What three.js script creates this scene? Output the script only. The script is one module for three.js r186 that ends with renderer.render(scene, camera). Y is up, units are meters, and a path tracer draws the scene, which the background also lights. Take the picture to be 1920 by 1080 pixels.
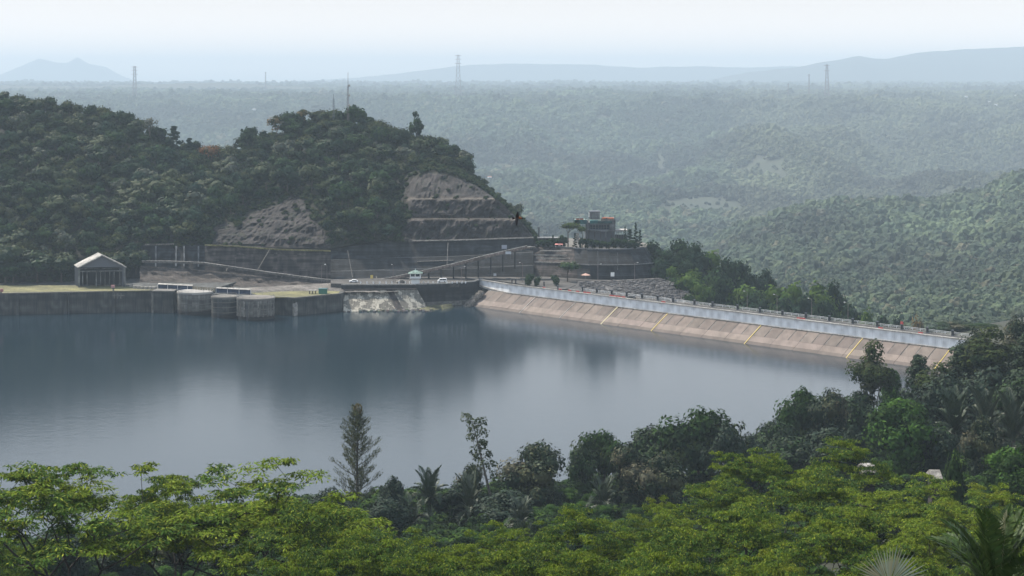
import * as THREE from 'three';
import { ImprovedNoise } from 'three/addons/math/ImprovedNoise.js';
import { RoundedBoxGeometry } from 'three/addons/geometries/RoundedBoxGeometry.js';

// ---------------------------------------------------------------- camera, sky, sun, exposure, haze
// level camera 116 m above the reservoir with a shifted lens (long lens, horizon high in the frame)
const F = 3420, CX = 960, HY = 150, H = 116;
const scene = new THREE.Scene();
const camera = new THREE.PerspectiveCamera(2 * Math.atan(930 / F) * 180 / Math.PI, 1920 / 1860, 1, 60000);
camera.setViewOffset(1920, 1860, 0, 780, 1920, 1080);
camera.position.set(0, H, 0);
camera.lookAt(0, H, -100);
camera.updateProjectionMatrix();

const SUN = new THREE.Vector3(-0.76 * 0.63, 0.777, -0.65 * 0.63).normalize();
{
  const W = 512, HH = 256, data = new Float32Array(W * HH * 4), d = new THREE.Vector3();
  const knots = [[-90, .3, .33, .34], [-0.1, .45, .47, .48], [0, 1.5, 1.28, 1.08], [1.2, 1.10, .95, .83], [2.8, .70, .66, .62], [13, .70, .76, .84], [30, .44, .53, .66], [90, .23, .33, .51]];
  for (let r = 0; r < HH; r++) {
    const el = ((r + 0.5) / HH - 0.5) * 180;
    let k = 0; while (k < knots.length - 2 && el > knots[k + 1][0]) k++;
    const a = knots[k], b = knots[k + 1], t = THREE.MathUtils.clamp((el - a[0]) / (b[0] - a[0]), 0, 1);
    for (let c = 0; c < W; c++) {
      const az = ((c + 0.5) / W - 0.5) * 2 * Math.PI, e = el * Math.PI / 180;
      d.set(Math.cos(az) * Math.cos(e), Math.sin(e), Math.sin(az) * Math.cos(e));
      const ang = Math.acos(THREE.MathUtils.clamp(d.dot(SUN), -1, 1)) * 180 / Math.PI;
      const glow = el > 0 ? 0.9 * Math.exp(-ang / 9) + 0.12 * Math.exp(-ang / 30) : 0;
      for (let q = 0; q < 3; q++) data[(r * W + c) * 4 + q] = a[q + 1] + (b[q + 1] - a[q + 1]) * t + glow * [1, .97, .9][q];
      data[(r * W + c) * 4 + 3] = 1;
    }
  }
  const sky = new THREE.DataTexture(data, W, HH, THREE.RGBAFormat, THREE.FloatType);
  sky.mapping = THREE.EquirectangularReflectionMapping; sky.magFilter = THREE.LinearFilter; sky.wrapS = THREE.RepeatWrapping; sky.needsUpdate = true;
  scene.background = sky; scene.environment = sky;
}
const sun = new THREE.DirectionalLight(0xfff6e8, 5.0);
sun.position.copy(SUN).multiplyScalar(1500).add(new THREE.Vector3(0, 0, -700));
sun.target.position.set(0, 0, -700);
sun.castShadow = true; sun.shadow.mapSize.set(4096, 4096);
Object.assign(sun.shadow.camera, { left: -900, right: 900, top: 900, bottom: -900, near: 10, far: 4000 });
scene.add(sun, sun.target);
scene.fog = new THREE.FogExp2(new THREE.Color().setRGB(0.70, 0.86, 1.0), 0.00009);

const renderer = new THREE.WebGLRenderer({ antialias: true });
renderer.setSize(1024, 576);
renderer.toneMapping = THREE.LinearToneMapping;
renderer.toneMappingExposure = 1.46;
renderer.shadowMap.enabled = true;

// ---------------------------------------------------------------- helpers
const V = (x, y, z) => new THREE.Vector3(x, y, z);
const at = (x, y, D) => V((x - CX) / F * D, H - (y - HY) / F * D, -D);        // a sight line's point at depth D
const atH = (x, y, h) => at(x, y, (H - h) * F / (y - HY));                    // ... where it meets height h
const C = (r, g, b) => [r, g, b];
const clamp = THREE.MathUtils.clamp, lerp = THREE.MathUtils.lerp, sst = (a, b, x) => THREE.MathUtils.smoothstep(x, a, b);
const RNG = (s) => () => { s |= 0; s = s + 0x6D2B79F5 | 0; let t = Math.imul(s ^ s >>> 15, 1 | s); t = t + Math.imul(t ^ t >>> 7, 61 | t) ^ t; return ((t ^ t >>> 14) >>> 0) / 4294967296; };
const perlin = new ImprovedNoise();
const fbm = (x, y, z = 0, o = 4) => { let s = 0, a = 1; for (let i = 0; i < o; i++) { s += a * perlin.noise(x + 11.3 * i, y + 7.1 * i, z + 3.7 * i); x *= 2; y *= 2; z *= 2; a *= .5; } return s; };
const interp = (tab, x) => { if (x <= tab[0][0]) return tab[0][1]; for (let i = 1; i < tab.length; i++) if (x <= tab[i][0]) { const [a, b] = [tab[i - 1], tab[i]]; return lerp(a[1], b[1], (x - a[0]) / (b[0] - a[0])); } return tab[tab.length - 1][1]; };
const inPoly = (p, x, y) => { let k = false; for (let i = 0, j = p.length - 1; i < p.length; j = i++) if ((p[i][1] > y) !== (p[j][1] > y) && x < (p[j][0] - p[i][0]) * (y - p[i][1]) / (p[j][1] - p[i][1]) + p[i][0]) k = !k; return k; };
const used = {};
const numbered = (n) => { const k = used[n] = (used[n] ?? -1) + 1; return k ? n + '_' + String(k).padStart(3, '0') : n; };
function tag(o, label, category, group, kind) {
  if (label) o.userData.label = label; if (category) o.userData.category = category;
  if (group) o.userData.group = group; if (kind) o.userData.kind = kind; return o;
}
function thing(name, label, category, pos = V(0, 0, 0), group) {
  const g = new THREE.Group(); g.name = numbered(name); g.position.copy(pos); scene.add(g); return tag(g, label, category, group);
}
function shade(o) { o.castShadow = true; o.receiveShadow = true; return o; }
function copyThing(root, pos, turn, sc, label, group) {
  const r = root.clone(); r.name = numbered(root.userData.base ?? root.name.replace(/_\d{3}$/, '')); r.position.copy(pos); r.rotation.y = turn; r.scale.set(sc[0], sc[1], sc[2] ?? sc[0]);
  r.userData = { ...root.userData }; delete r.userData.base; scene.add(r); if (label) r.userData.label = label; if (group) r.userData.group = group; return r;
}
function origin(parent) { const v = V(0, 0, 0); for (let p = parent; p && p !== scene; p = p.parent) v.add(p.position); return v; }

class MB {                                                                     // hard-edged pieces, uv in metres
  constructor() { this.p = []; this.c = []; this.uv = []; this.tinted = false; }
  tri(a, b, c, col) {
    const n = V(0, 0, 0).subVectors(b, a).cross(V(0, 0, 0).subVectors(c, a)).normalize();
    const flat = Math.abs(n.y) > .75, tx = flat ? V(1, 0, 0) : V(n.z, 0, -n.x).normalize();
    for (const q of [a, b, c]) { this.p.push(q.x, q.y, q.z); this.uv.push(flat ? q.x : q.dot(tx), flat ? q.z : q.y / Math.max(.3, Math.sqrt(1 - n.y * n.y))); this.c.push(...(col ?? [1, 1, 1])); }
    if (col) this.tinted = true; return this;
  }
  quad(a, b, c, d, col) { return this.tri(a, b, c, col).tri(a, c, d, col); }
  hexa(v, col) { const f = [[0, 1, 2, 3], [4, 7, 6, 5], [0, 4, 5, 1], [1, 5, 6, 2], [2, 6, 7, 3], [3, 7, 4, 0]]; for (const q of f) this.quad(v[q[0]], v[q[1]], v[q[2]], v[q[3]], col); return this; }
  box(x, y0, z, sx, sy, sz, yaw = 0, col) {
    const c = Math.cos(yaw), s = Math.sin(yaw), v = [];
    for (const y of [y0, y0 + sy]) for (const [i, k] of [[-1, -1], [1, -1], [1, 1], [-1, 1]]) { const a = i * sx / 2, b = k * sz / 2; v.push(V(x + a * c + b * s, y, z - a * s + b * c)); }
    return this.hexa(v, col);
  }
  beam(p, q, w, h = w, col) {
    const d = V(0, 0, 0).subVectors(q, p).normalize(), up = Math.abs(d.y) > .95 ? V(1, 0, 0) : V(0, 1, 0), s = V(0, 0, 0).crossVectors(d, up).normalize().multiplyScalar(w / 2), u = V(0, 0, 0).crossVectors(s, d).normalize().multiplyScalar(h / 2), v = [];
    for (const e of [p, q]) for (const [i, k] of [[-1, -1], [1, -1], [1, 1], [-1, 1]]) v.push(e.clone().addScaledVector(s, i).addScaledVector(u, k));
    return this.hexa(v, col);
  }
  tube(pts, rad, n = 6, col) {
    let prev = null;
    for (let i = 0; i < pts.length; i++) {
      const d = V(0, 0, 0).subVectors(pts[Math.min(i + 1, pts.length - 1)], pts[Math.max(i - 1, 0)]).normalize(), s = V(0, 0, 0).crossVectors(d, Math.abs(d.y) > .9 ? V(1, 0, 0) : V(0, 1, 0)).normalize(), u = V(0, 0, 0).crossVectors(s, d), ring = [];
      for (let k = 0; k < n; k++) ring.push(pts[i].clone().addScaledVector(s, Math.cos(k / n * 6.2832) * rad[i]).addScaledVector(u, Math.sin(k / n * 6.2832) * rad[i]));
      if (prev) for (let k = 0; k < n; k++) this.quad(prev[k], prev[(k + 1) % n], ring[(k + 1) % n], ring[k], col);
      prev = ring;
    }
    return this;
  }
  prism(poly, y0, y1, col) {                                                   // poly: [x, z] pairs, y1 a number or one height per corner
    const n = poly.length, t = poly.map((p, i) => V(p[0], y1[i] ?? y1, p[1])), b = poly.map((p, i) => V(p[0], y0[i] ?? y0, p[1]));
    for (let i = 0; i < n; i++) this.quad(b[i], b[(i + 1) % n], t[(i + 1) % n], t[i], col);
    for (const f of THREE.ShapeUtils.triangulateShape(poly.map((p) => new THREE.Vector2(p[0], p[1])), [])) this.tri(t[f[0]], t[f[1]], t[f[2]], col);
    return this;
  }
  geo() {
    const g = new THREE.BufferGeometry();
    g.setAttribute('position', new THREE.Float32BufferAttribute(this.p, 3)); g.setAttribute('uv', new THREE.Float32BufferAttribute(this.uv, 2));
    if (this.tinted) g.setAttribute('color', new THREE.Float32BufferAttribute(this.c, 3));
    g.computeVertexNormals(); return g;
  }
  build(name, mat, parent = scene) { return put(name, this.geo(), mat, parent); }
}
function put(name, g, mat, parent = scene) {
  if (g.geo) g = g.geo();
  const o = origin(parent); if (o.lengthSq()) g.translate(-o.x, -o.y, -o.z);
  const m = shade(new THREE.Mesh(g, mat)); m.name = parent === scene ? numbered(name) : name; parent.add(m); return m;
}
class Leaves {                                                                 // small leaf faces, four corners each
  constructor() { this.p = []; this.c = []; this.i = []; }
  leaf(p, n, dir, len, wid, col) {
    const t = dir.clone().addScaledVector(n, -dir.dot(n)); if (t.lengthSq() < 1e-4) t.set(n.y, n.z, n.x).addScaledVector(n, -(n.y * n.x + n.z * n.y + n.x * n.z)); t.normalize();
    const s = V(0, 0, 0).crossVectors(n, t).multiplyScalar(wid / 2), k = this.p.length / 3; t.multiplyScalar(len / 2);
    for (const [a, b] of [[-1, 0], [.1, 1], [1, 0], [.1, -1]]) { this.p.push(p.x + t.x * a + s.x * b, p.y + t.y * a + s.y * b, p.z + t.z * a + s.z * b); this.c.push(...col); }
    this.i.push(k, k + 1, k + 2, k, k + 2, k + 3);
  }
  blob(c, r, col, rnd) {                                                       // the dense inside of a clump
    const g = new THREE.IcosahedronGeometry(1, 1), a = g.attributes.position, k = this.p.length / 3, h = rnd() * 50;
    for (let i = 0; i < a.count; i++) { const x = a.getX(i), y = a.getY(i), z = a.getZ(i), w = 1 + .35 * perlin.noise(x * 2 + h, y * 2, z * 2); this.p.push(c.x + x * r.x * w, c.y + y * r.y * w, c.z + z * r.z * w); this.c.push(...col); this.i.push(k + i); }
  }
  geo() {
    const g = new THREE.BufferGeometry(); g.setAttribute('position', new THREE.Float32BufferAttribute(this.p, 3)); g.setAttribute('color', new THREE.Float32BufferAttribute(this.c, 3));
    g.setIndex(this.i); return g;
  }
  build(name, mat, parent) { return put(name, this.geo(), mat, parent); }
}
function gridGeo(rows, colFn, uvScale = 1) {                                   // rows of points to a smooth sheet
  const n = rows.length, m = rows[0].length, p = [], c = [], uv = [], idx = [];
  let acc = 0;
  for (let i = 0; i < n; i++) { if (i) acc += rows[i][m >> 1].distanceTo(rows[i - 1][m >> 1]); for (let j = 0; j < m; j++) { const q = rows[i][j]; p.push(q.x, q.y, q.z); uv.push(q.x * uvScale, acc * uvScale); if (colFn) c.push(...colFn(q, i, j)); } }
  for (let i = 0; i < n - 1; i++) for (let j = 0; j < m - 1; j++) { const a = i * m + j; idx.push(a, a + 1, a + m + 1, a, a + m + 1, a + m); }
  const g = new THREE.BufferGeometry(); g.setAttribute('position', new THREE.Float32BufferAttribute(p, 3)); g.setAttribute('uv', new THREE.Float32BufferAttribute(uv, 2));
  if (colFn) g.setAttribute('color', new THREE.Float32BufferAttribute(c, 3));
  g.setIndex(idx); g.computeVertexNormals(); return g;
}

// ---------------------------------------------------------------- textures and materials
function tnoise(W, cells, seed) {                                              // tiling value noise
  const r = RNG(seed), g = Float32Array.from({ length: cells * cells }, r);
  return (x, y) => { const u = x / W * cells, v = y / W * cells, i = Math.floor(u), j = Math.floor(v), s = (t) => t * t * (3 - 2 * t), a = s(u - i), b = s(v - j), G = (p, q) => g[((q % cells) + cells) % cells * cells + ((p % cells) + cells) % cells]; return lerp(lerp(G(i, j), G(i + 1, j), a), lerp(G(i, j + 1), G(i + 1, j + 1), a), b); };
}
function tex(W, fn, metres, srgb = true) {
  const d = new Uint8Array(W * W * 4);
  for (let y = 0; y < W; y++) for (let x = 0; x < W; x++) { const v = fn(x, y), k = (y * W + x) * 4; for (let q = 0; q < 3; q++) d[k + q] = clamp((Array.isArray(v) ? v[q] : v) * 255, 0, 255); d[k + 3] = 255; }
  const t = new THREE.DataTexture(d, W, W); t.magFilter = THREE.LinearFilter; t.wrapS = t.wrapT = THREE.RepeatWrapping; t.repeat.set(1 / metres, 1 / metres); if (srgb) t.colorSpace = THREE.SRGBColorSpace; t.needsUpdate = true; return t;
}
const n4 = tnoise(512, 4, 1), n9 = tnoise(512, 9, 2), n24 = tnoise(512, 24, 3), n70 = tnoise(512, 70, 4), n200 = tnoise(512, 200, 5), nb = tnoise(512, 14, 6), nc = tnoise(512, 45, 7);
const mottled = tex(512, (x, y) => { const v = .62 + .2 * (n4(x, y) - .5) + .25 * (n24(x, y) - .5) + .2 * (n70(x, y) - .5) + .18 * (n200(x, y) - .5); return [v, v * .985, v * .965]; }, 22);
const stained = tex(512, (x, y) => {                                          // weathered concrete: run marks and lift lines
  const run = n70(x * 1.0, y * .06) * .5 + nc(x, y * .12) * .5, band = nb(x * .15, y * 1), line = (y % 64) < 2 ? .12 : 0;
  let v = .6 + .35 * (run - .5) + .3 * (band - .5) + .16 * (n200(x, y) - .5) + .25 * (n9(x, y) - .5) + line; return [v, v * .99, v * .97]; }, 24);
const banded = tex(512, (x, y) => { const b = nb(x * .05, y) * .5 + nc(x * .05, y) * .5, v = .55 + .7 * (b - .5) + .35 * (nc(x * .5, y * .1) - .5) + .3 * (n9(x, y) - .5) + .2 * (n200(x, y) - .5); return [v, v, v * .98]; }, 26);
const blotched = tex(512, (x, y) => { const m = sst(.46, .6, n9(x, y) * .5 + n24(x, y) * .35 + n70(x, y) * .25), v = lerp(.9, .55, m) + .15 * (n200(x, y) - .5) + .2 * (n70(x, y * .1) - .5); return [v, v * .985, v * .95]; }, 18);
const rough = tex(512, (x, y) => .5 + .5 * (n24(x, y) - .5) + .4 * (n70(x, y) - .5) + .3 * (n200(x, y) - .5), 9, false);
const faint = tex(512, (x, y) => { const v = .9 + .14 * (n9(x, y) - .5) +   .05 * (n70(x, y * .15) - .5) + .06 * (n200(x, y) - .5) - ((x % 128) < 2 ? .12 : 0); return [v, v * .995, v * .985]; }, 20);
const bark = tex(512, (x, y) => { const v = .6 + .6 * (n70(x, y * .2) - .5) + .3 * (n24(x, y) - .5); return [v, v * .97, v * .93]; }, 2.5);
const waves = tex(512, (x, y) => .5 + .55 * (n24(x, y) - .5) + .45 * (n70(x, y) - .5) + .25 * (n200(x, y) - .5), 60, false);
const patchy = tex(512, (x, y) => { const v = .62 + .8 * (n4(x, y) * .5 + n9(x, y) * .5 - .5) + .2 * (n24(x, y) - .5); return v; }, 420, false);
const M = {};
const std = (name, rgb, o = {}) => M[name] = Object.assign(new THREE.MeshStandardMaterial({ color: new THREE.Color().setRGB(...rgb), roughness: .9, side: THREE.DoubleSide, ...o }), { name });
const leafM = (name, o = {}) => M[name] = Object.assign(new THREE.MeshPhysicalMaterial({ color: 0xffffff, vertexColors: true, flatShading: true, side: THREE.DoubleSide, roughness: 1, thickness: 0, specularIntensity: .15, ...o }), { name });
std('concrete', [.34, .33, .31], { map: mottled, bumpMap: rough, bumpScale: .05 });
std('quay', [.14, .15, .15], { map: stained, bumpMap: rough, bumpScale: .06 });
std('tower', [.33, .33, .31], { map: stained, bumpMap: rough, bumpScale: .06 });
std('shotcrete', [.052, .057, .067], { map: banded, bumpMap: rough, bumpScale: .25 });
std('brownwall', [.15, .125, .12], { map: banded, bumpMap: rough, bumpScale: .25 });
std('blotch', [.50, .475, .42], { map: blotched, bumpMap: rough, bumpScale: .1 });
std('slab', [.245, .202, .178], { map: faint, vertexColors: true });
std('pale', [.62, .60, .56], { map: mottled });
std('parapet', [.90, .93, .98], { roughness: .8, map: faint });
std('white', [.80, .80, .79], { roughness: .6 });
std('cap', [.82, .81, .78], { map: mottled });
std('asphalt', [.16, .155, .15], { map: mottled });
std('plaza', [.36, .34, .31], { map: mottled });
std('grass', [.36, .35, .15], { map: mottled });
std('rock', [1, 1, 1], { vertexColors: true, flatShading: true, map: mottled, bumpMap: rough, bumpScale: .4 });
std('soil', [1, 1, 1], { vertexColors: true, map: mottled });
std('steel', [.10, .11, .13], { roughness: .6 });
std('dark', [.025, .027, .03], { roughness: .7 });
std('glass', [.03, .04, .05], { roughness: .15 });
std('blue', [.05, .10, .24], { roughness: .7, map: mottled });
std('teal', [.05, .30, .32], { roughness: .6, map: mottled });
std('mint', [.42, .66, .58], { roughness: .5, map: mottled });
std('green', [.03, .16, .11], { roughness: .6 });
std('red', [.42, .05, .04], { roughness: .6 });
std('orange', [.55, .17, .08], { roughness: .7 });
std('yellow', [.62, .47, .13], { roughness: .7 });
std('grey', [.33, .35, .37], { roughness: .8, map: stained });
std('mast', [.17, .13, .13], { roughness: .6 });
std('bark', [.16, .14, .12], { map: bark, bumpMap: bark, bumpScale: .03 });
std('darkbark', [.06, .052, .045], { map: bark });
std('palebark', [.34, .31, .27], { map: bark });
std('roofred', [.40, .16, .10], { roughness: .8 });
leafM('feather', { transmission: .22 });
leafM('foliage', { transmission: .15 });
leafM('glossy', { roughness: .7, specularIntensity: .28 });
leafM('frond', { roughness: .55, specularIntensity: .6, flatShading: true });
M.far = Object.assign(new THREE.MeshStandardMaterial({ color: 0xffffff, roughness: 1, vertexColors: true }), { name: 'far' });
M.water = Object.assign(new THREE.MeshPhysicalMaterial({ color: new THREE.Color().setRGB(.008, .020, .030), roughness: .13, ior: 1.33, bumpMap: waves, bumpScale: .018, side: THREE.DoubleSide }), { name: 'water' });

// ---------------------------------------------------------------- the land
// shore of the near side: distance of the waterline from the viewpoint by x; the land climbs towards the viewpoint from there
const SHORE = [[-400, 420], [-140, 428], [-60, 480], [0, 505], [60, 520], [105, 560], [135, 620], [160, 700], [176, 738], [192, 830], [260, 900]];
function ground(x, D) {
  const t = interp(SHORE, x) - D, n = 2.2 * fbm(x / 60, D / 60, 1, 3);
  return t > 0 ? .165 * t * Math.min(1, t / 40 + .35) + n * Math.min(1, t / 25) : Math.max(-8, .3 * t);
}
{
  const rows = [];
  for (let D = 14; D <= 900; D += D < 120 ? 6 : 9) { const r = []; for (let x = -330; x <= 330; x += 9) r.push(V(x, ground(x, D), -D)); rows.push(r); }
  const m = put('ground', gridGeo(rows, (q) => { const n = fbm(q.x / 14, q.z / 14, 3, 3); return [.045 + .02 * n, .055 + .02 * n, .022 + .01 * n]; }), M.soil); m.userData.kind = 'structure';
}
// the reservoir
{
  const s = [[-900, -935], [-300, -932], [-40, -965], [-17, -948], [188, -727], [200, -690], [230, -600], [230, -330], [-900, -330]];
  const mb = new MB(), f = THREE.ShapeUtils.triangulateShape(s.map((p) => new THREE.Vector2(...p)), []);
  for (const t of f) mb.tri(...t.map((i) => V(s[i][0], 0, s[i][1])));
  mb.build('water', M.water).userData.kind = 'structure';
}
// the valley beyond the dam and the plain behind it: heights by column (pixel azimuth) and depth
const KD = [780, 900, 960, 1050, 1250, 1450, 1650, 1800, 2000, 2300, 2700, 3100, 3400, 3800, 4600, 5600, 6800, 8400];
const PLAIN = [72, 78, 80, 84, 88, 92, 94];
const KX = [
  [-500, [-40, -40, -40, -40, -45, -45, -36, -28, -22, -5, 30]], [1000, [-40, -40, -40, -40, -45, -45, -36, -28, -22, -5, 30]],
  [1130, [-25, -5, 2, -10, -45, -52, -40, -30, -23, -5, 30]], [1200, [-25, -2, 4, -10, -52, -56, -42, -31, -24, -5, 29]], [1300, [-28, -10, -4, -22, -58, -58, -46, -34, -26, -6, 27]],
  [1400, [-38, -24, -20, -28, -40, -22, -18, -45, -37, -12, 24]], [1500, [-44, -34, -30, -29, -23, -16, -3, -32, -34, -12, 24]], [1650, [-44, -36, -32, -30, -26, -14, 4, -28, -34, -12, 24]],
  [1750, [-40, -30, -28, -28, -24, -14, 2, -28, -34, -10, 24]], [1820, [-40, -30, -28, -26, -20, -10, 9, -22, -30, -10, 24]], [1920, [-35, -26, -24, -24, -14, 3, 27, 0, -24, -8, 24]], [2400, [-20, -16, -14, -10, 0, 30, 60, 30, -5, 5, 30]]];
function farH(px, D) {
  const s = (t) => t * t * (3 - 2 * t);
  let k = 0; while (k < KX.length - 2 && px > KX[k + 1][0]) k++;
  const tx = s(clamp((px - KX[k][0]) / (KX[k + 1][0] - KX[k][0]), 0, 1));
  let j = 0; while (j < KD.length - 2 && D > KD[j + 1]) j++;
  const td = s(clamp((D - KD[j]) / (KD[j + 1] - KD[j]), 0, 1)), h = (col, q) => q < 11 ? KX[col][1][q] : PLAIN[q - 11];
  let y = lerp(lerp(h(k, j), h(k, j + 1), td), lerp(h(k + 1, j), h(k + 1, j + 1), td), tx);
  const X = (px - CX) / F * D, w = sst(1100, 1500, D), v = sst(1900, 2200, D) * (1 - .85 * sst(2550, 3050, D)) * (1 - sst(3050, 3300, D));
  y += w * (6 * fbm(X / 260, D / 320, 2, 4) + v * 52 * perlin.noise(X / 250 + .6, D / 700, 5) + v * 30 * perlin.noise(X / 105, D / 260, 9) + w * 6 * perlin.noise(X / 45, D / 110, 3));
  y += sst(3300, 4000, D) * 6 * fbm(X / 400, D / 400, 4, 3);
  return y;
}
const Dm = (D) => D < 1000 ? D : 1000 + (Math.min(D, 3400) - 1000) * 3.0 + Math.max(0, D - 3400) * 2.6;   // how far that depth really lies
const FIELD = [[1215, 395], [1245, 380], [1290, 369], [1350, 371], [1395, 384], [1400, 398], [1340, 404], [1280, 402], [1230, 408]];
const clearing = (px, D) => { const X = (px - CX) / F * D; return D > 1750 && D < 3300 && perlin.noise(X / 60 + 3, D / 150, 20) + .4 * perlin.noise(X / 18, D / 40, 8) > .47; };
const pixY = (y, D) => HY + (H - y) * F / D, farP = (px, D, up = 0) => at(px, pixY(farH(px, D) + up, D), Dm(D));
{
  const rows = [], meta = [];
  for (let D = 780; D < 8300; D *= D < 3400 ? 1.012 : 1.03) { const r = [], mt = []; for (let px = -320; px <= 2260; px += 12) { const y = farH(px, D); r.push(farP(px, D)); mt.push([px, D, y]); } rows.push(r); meta.push(mt); }
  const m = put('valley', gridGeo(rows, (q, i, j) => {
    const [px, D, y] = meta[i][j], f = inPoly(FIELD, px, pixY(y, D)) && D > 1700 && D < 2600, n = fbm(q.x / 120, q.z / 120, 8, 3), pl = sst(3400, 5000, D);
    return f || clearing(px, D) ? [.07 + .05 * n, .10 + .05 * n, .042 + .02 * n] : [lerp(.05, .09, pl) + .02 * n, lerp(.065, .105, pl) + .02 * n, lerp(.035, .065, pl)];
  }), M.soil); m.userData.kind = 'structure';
}
// far mountains: each a long ridge with a crest, foothills and noise
function mountain(prof, D0, deep, base0, amp, seed) {
  const D = Dm(D0), base = H - (H - base0) * D / D0;
  const rows = [], x0 = prof[0][0], x1 = prof[prof.length - 1][0], nx = 160;
  for (let i = 0; i <= 18; i++) {
    const t = i / 18 * 2 - 1, r = [];
    for (let j = 0; j <= nx; j++) { const px = lerp(x0, x1, j / nx), X = (px - CX) / F * D, top = H - (interp(prof, px) - HY) / F * D, k = Math.pow(1 - Math.abs(t), .8); r.push(V(X, lerp(base, top, k) + amp * k * fbm(X / deep * 4, t * 3, seed, 4) * (k < .98 ? 1 : .35), -(D + t * deep))); }
    rows.push(r);
  }
  const m = put('mountain', gridGeo(rows, (q) => { const n = fbm(q.x / 500, q.z / 500, seed, 3); return [.055 + .02 * n, .07 + .02 * n, .035]; }), M.soil); m.userData.kind = 'structure';
}
mountain([[-330, 168], [-120, 150], [0, 140], [40, 124], [72, 110], [105, 117], [125, 117], [145, 107], [165, 119], [200, 126], [225, 142], [250, 152], [320, 170]], 11500, 1400, 90, 34, 3);
mountain([[380, 172], [540, 153], [650, 147], [730, 140], [800, 131], [860, 123], [950, 119], [1100, 121], [1200, 127], [1300, 124], [1400, 127], [1480, 124], [1600, 126], [1800, 140], [2000, 165]], 10000, 1300, 90, 24, 7);
mountain([[1240, 168], [1400, 136], [1480, 127], [1550, 116], [1610, 105], [1660, 111], [1710, 101], [1760, 95], [1840, 91], [1920, 88], [2050, 84], [2300, 120]], 8000, 1100, 88, 28, 11);
mountain([[-400, 168], [-100, 158], [60, 161], [150, 163], [260, 158], [420, 155], [560, 163], [700, 164], [820, 170], [1000, 173]], 4600, 500, 80, 9, 15);

// the wooded hill on the left bank: rows from its foot to the crest, by pixel column
const RIDGE = [[-330, 190], [-100, 195], [0, 203], [90, 216], [170, 228], [240, 246], [290, 272], [340, 290], [385, 304], [430, 300], [465, 284], [520, 264], [570, 242], [640, 236], [690, 250], [740, 272], [790, 284], [830, 292], [870, 316], [920, 362], [960, 398], [985, 424], [1003, 446], [1030, 466]];
const FOOT = [[-330, 538], [0, 538], [235, 532], [262, 470], [400, 462], [620, 466], [700, 452], [1030, 468]];
const FOOTD = [[-330, 950], [0, 950], [235, 958], [265, 984], [390, 984], [620, 986], [1030, 990]];
const CUTTOP = [[740, 360], [770, 335], [800, 320], [850, 328], [900, 352], [950, 385], [1000, 442], [1030, 466]];
function hillRows(px) {
  const ry = interp(RIDGE, px), rD = lerp(1150, 1120, sst(400, 800, px)) - 75 * sst(800, 1000, px), fy = interp(FOOT, px), fD = interp(FOOTD, px), cut = sst(745, 775, px), out = [];
  const K = [[fy, fD], [448, 991], [411, 996], [409.3, 1003], [374, 1008], [372.3, 1015], [interp(CUTTOP, px), 1040]];
  for (let i = 0; i <= 10; i++) {
    const t = i / 10, n = [lerp(fy, ry, Math.pow(t, .92)), lerp(fD, rD, Math.pow(t, 1.25))], q = i < 7 ? K[i] : [lerp(K[6][0], ry, (i - 6) / 4), lerp(1040, rD, (i - 6) / 4)];
    const y = Math.max(ry + (10 - i) * .15, lerp(n[0], q[0], cut)), D = lerp(n[1], q[1], cut);
    out.push(at(px, y, Math.min(D, rD)));
  }
  const top = out[10];
  out.push(V(top.x, top.y - 4, top.z - 25), V(top.x, top.y - 30, top.z - 80), V(top.x, top.y - 95, top.z - 190));
  return out;
}
const CUT = [[768, 335], [800, 322], [850, 329], [905, 356], [945, 385], [985, 425], [1003, 448], [1010, 470], [765, 470], [752, 440], [772, 405], [758, 372]];
const SCAR = [[398, 470], [400, 425], [425, 418], [445, 428], [468, 402], [500, 392], [525, 384], [550, 366], [570, 376], [585, 410], [612, 440], [620, 470]];
const isRock = (px, y) => inPoly(CUT, px, y) || inPoly(SCAR, px, y);
function hillAt(px, v) { const r = hillRows(px), k = clamp(v, 0, 1) * 13, i = Math.min(12, Math.floor(k)); return r[i].clone().lerp(r[i + 1], k - i); }
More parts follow.
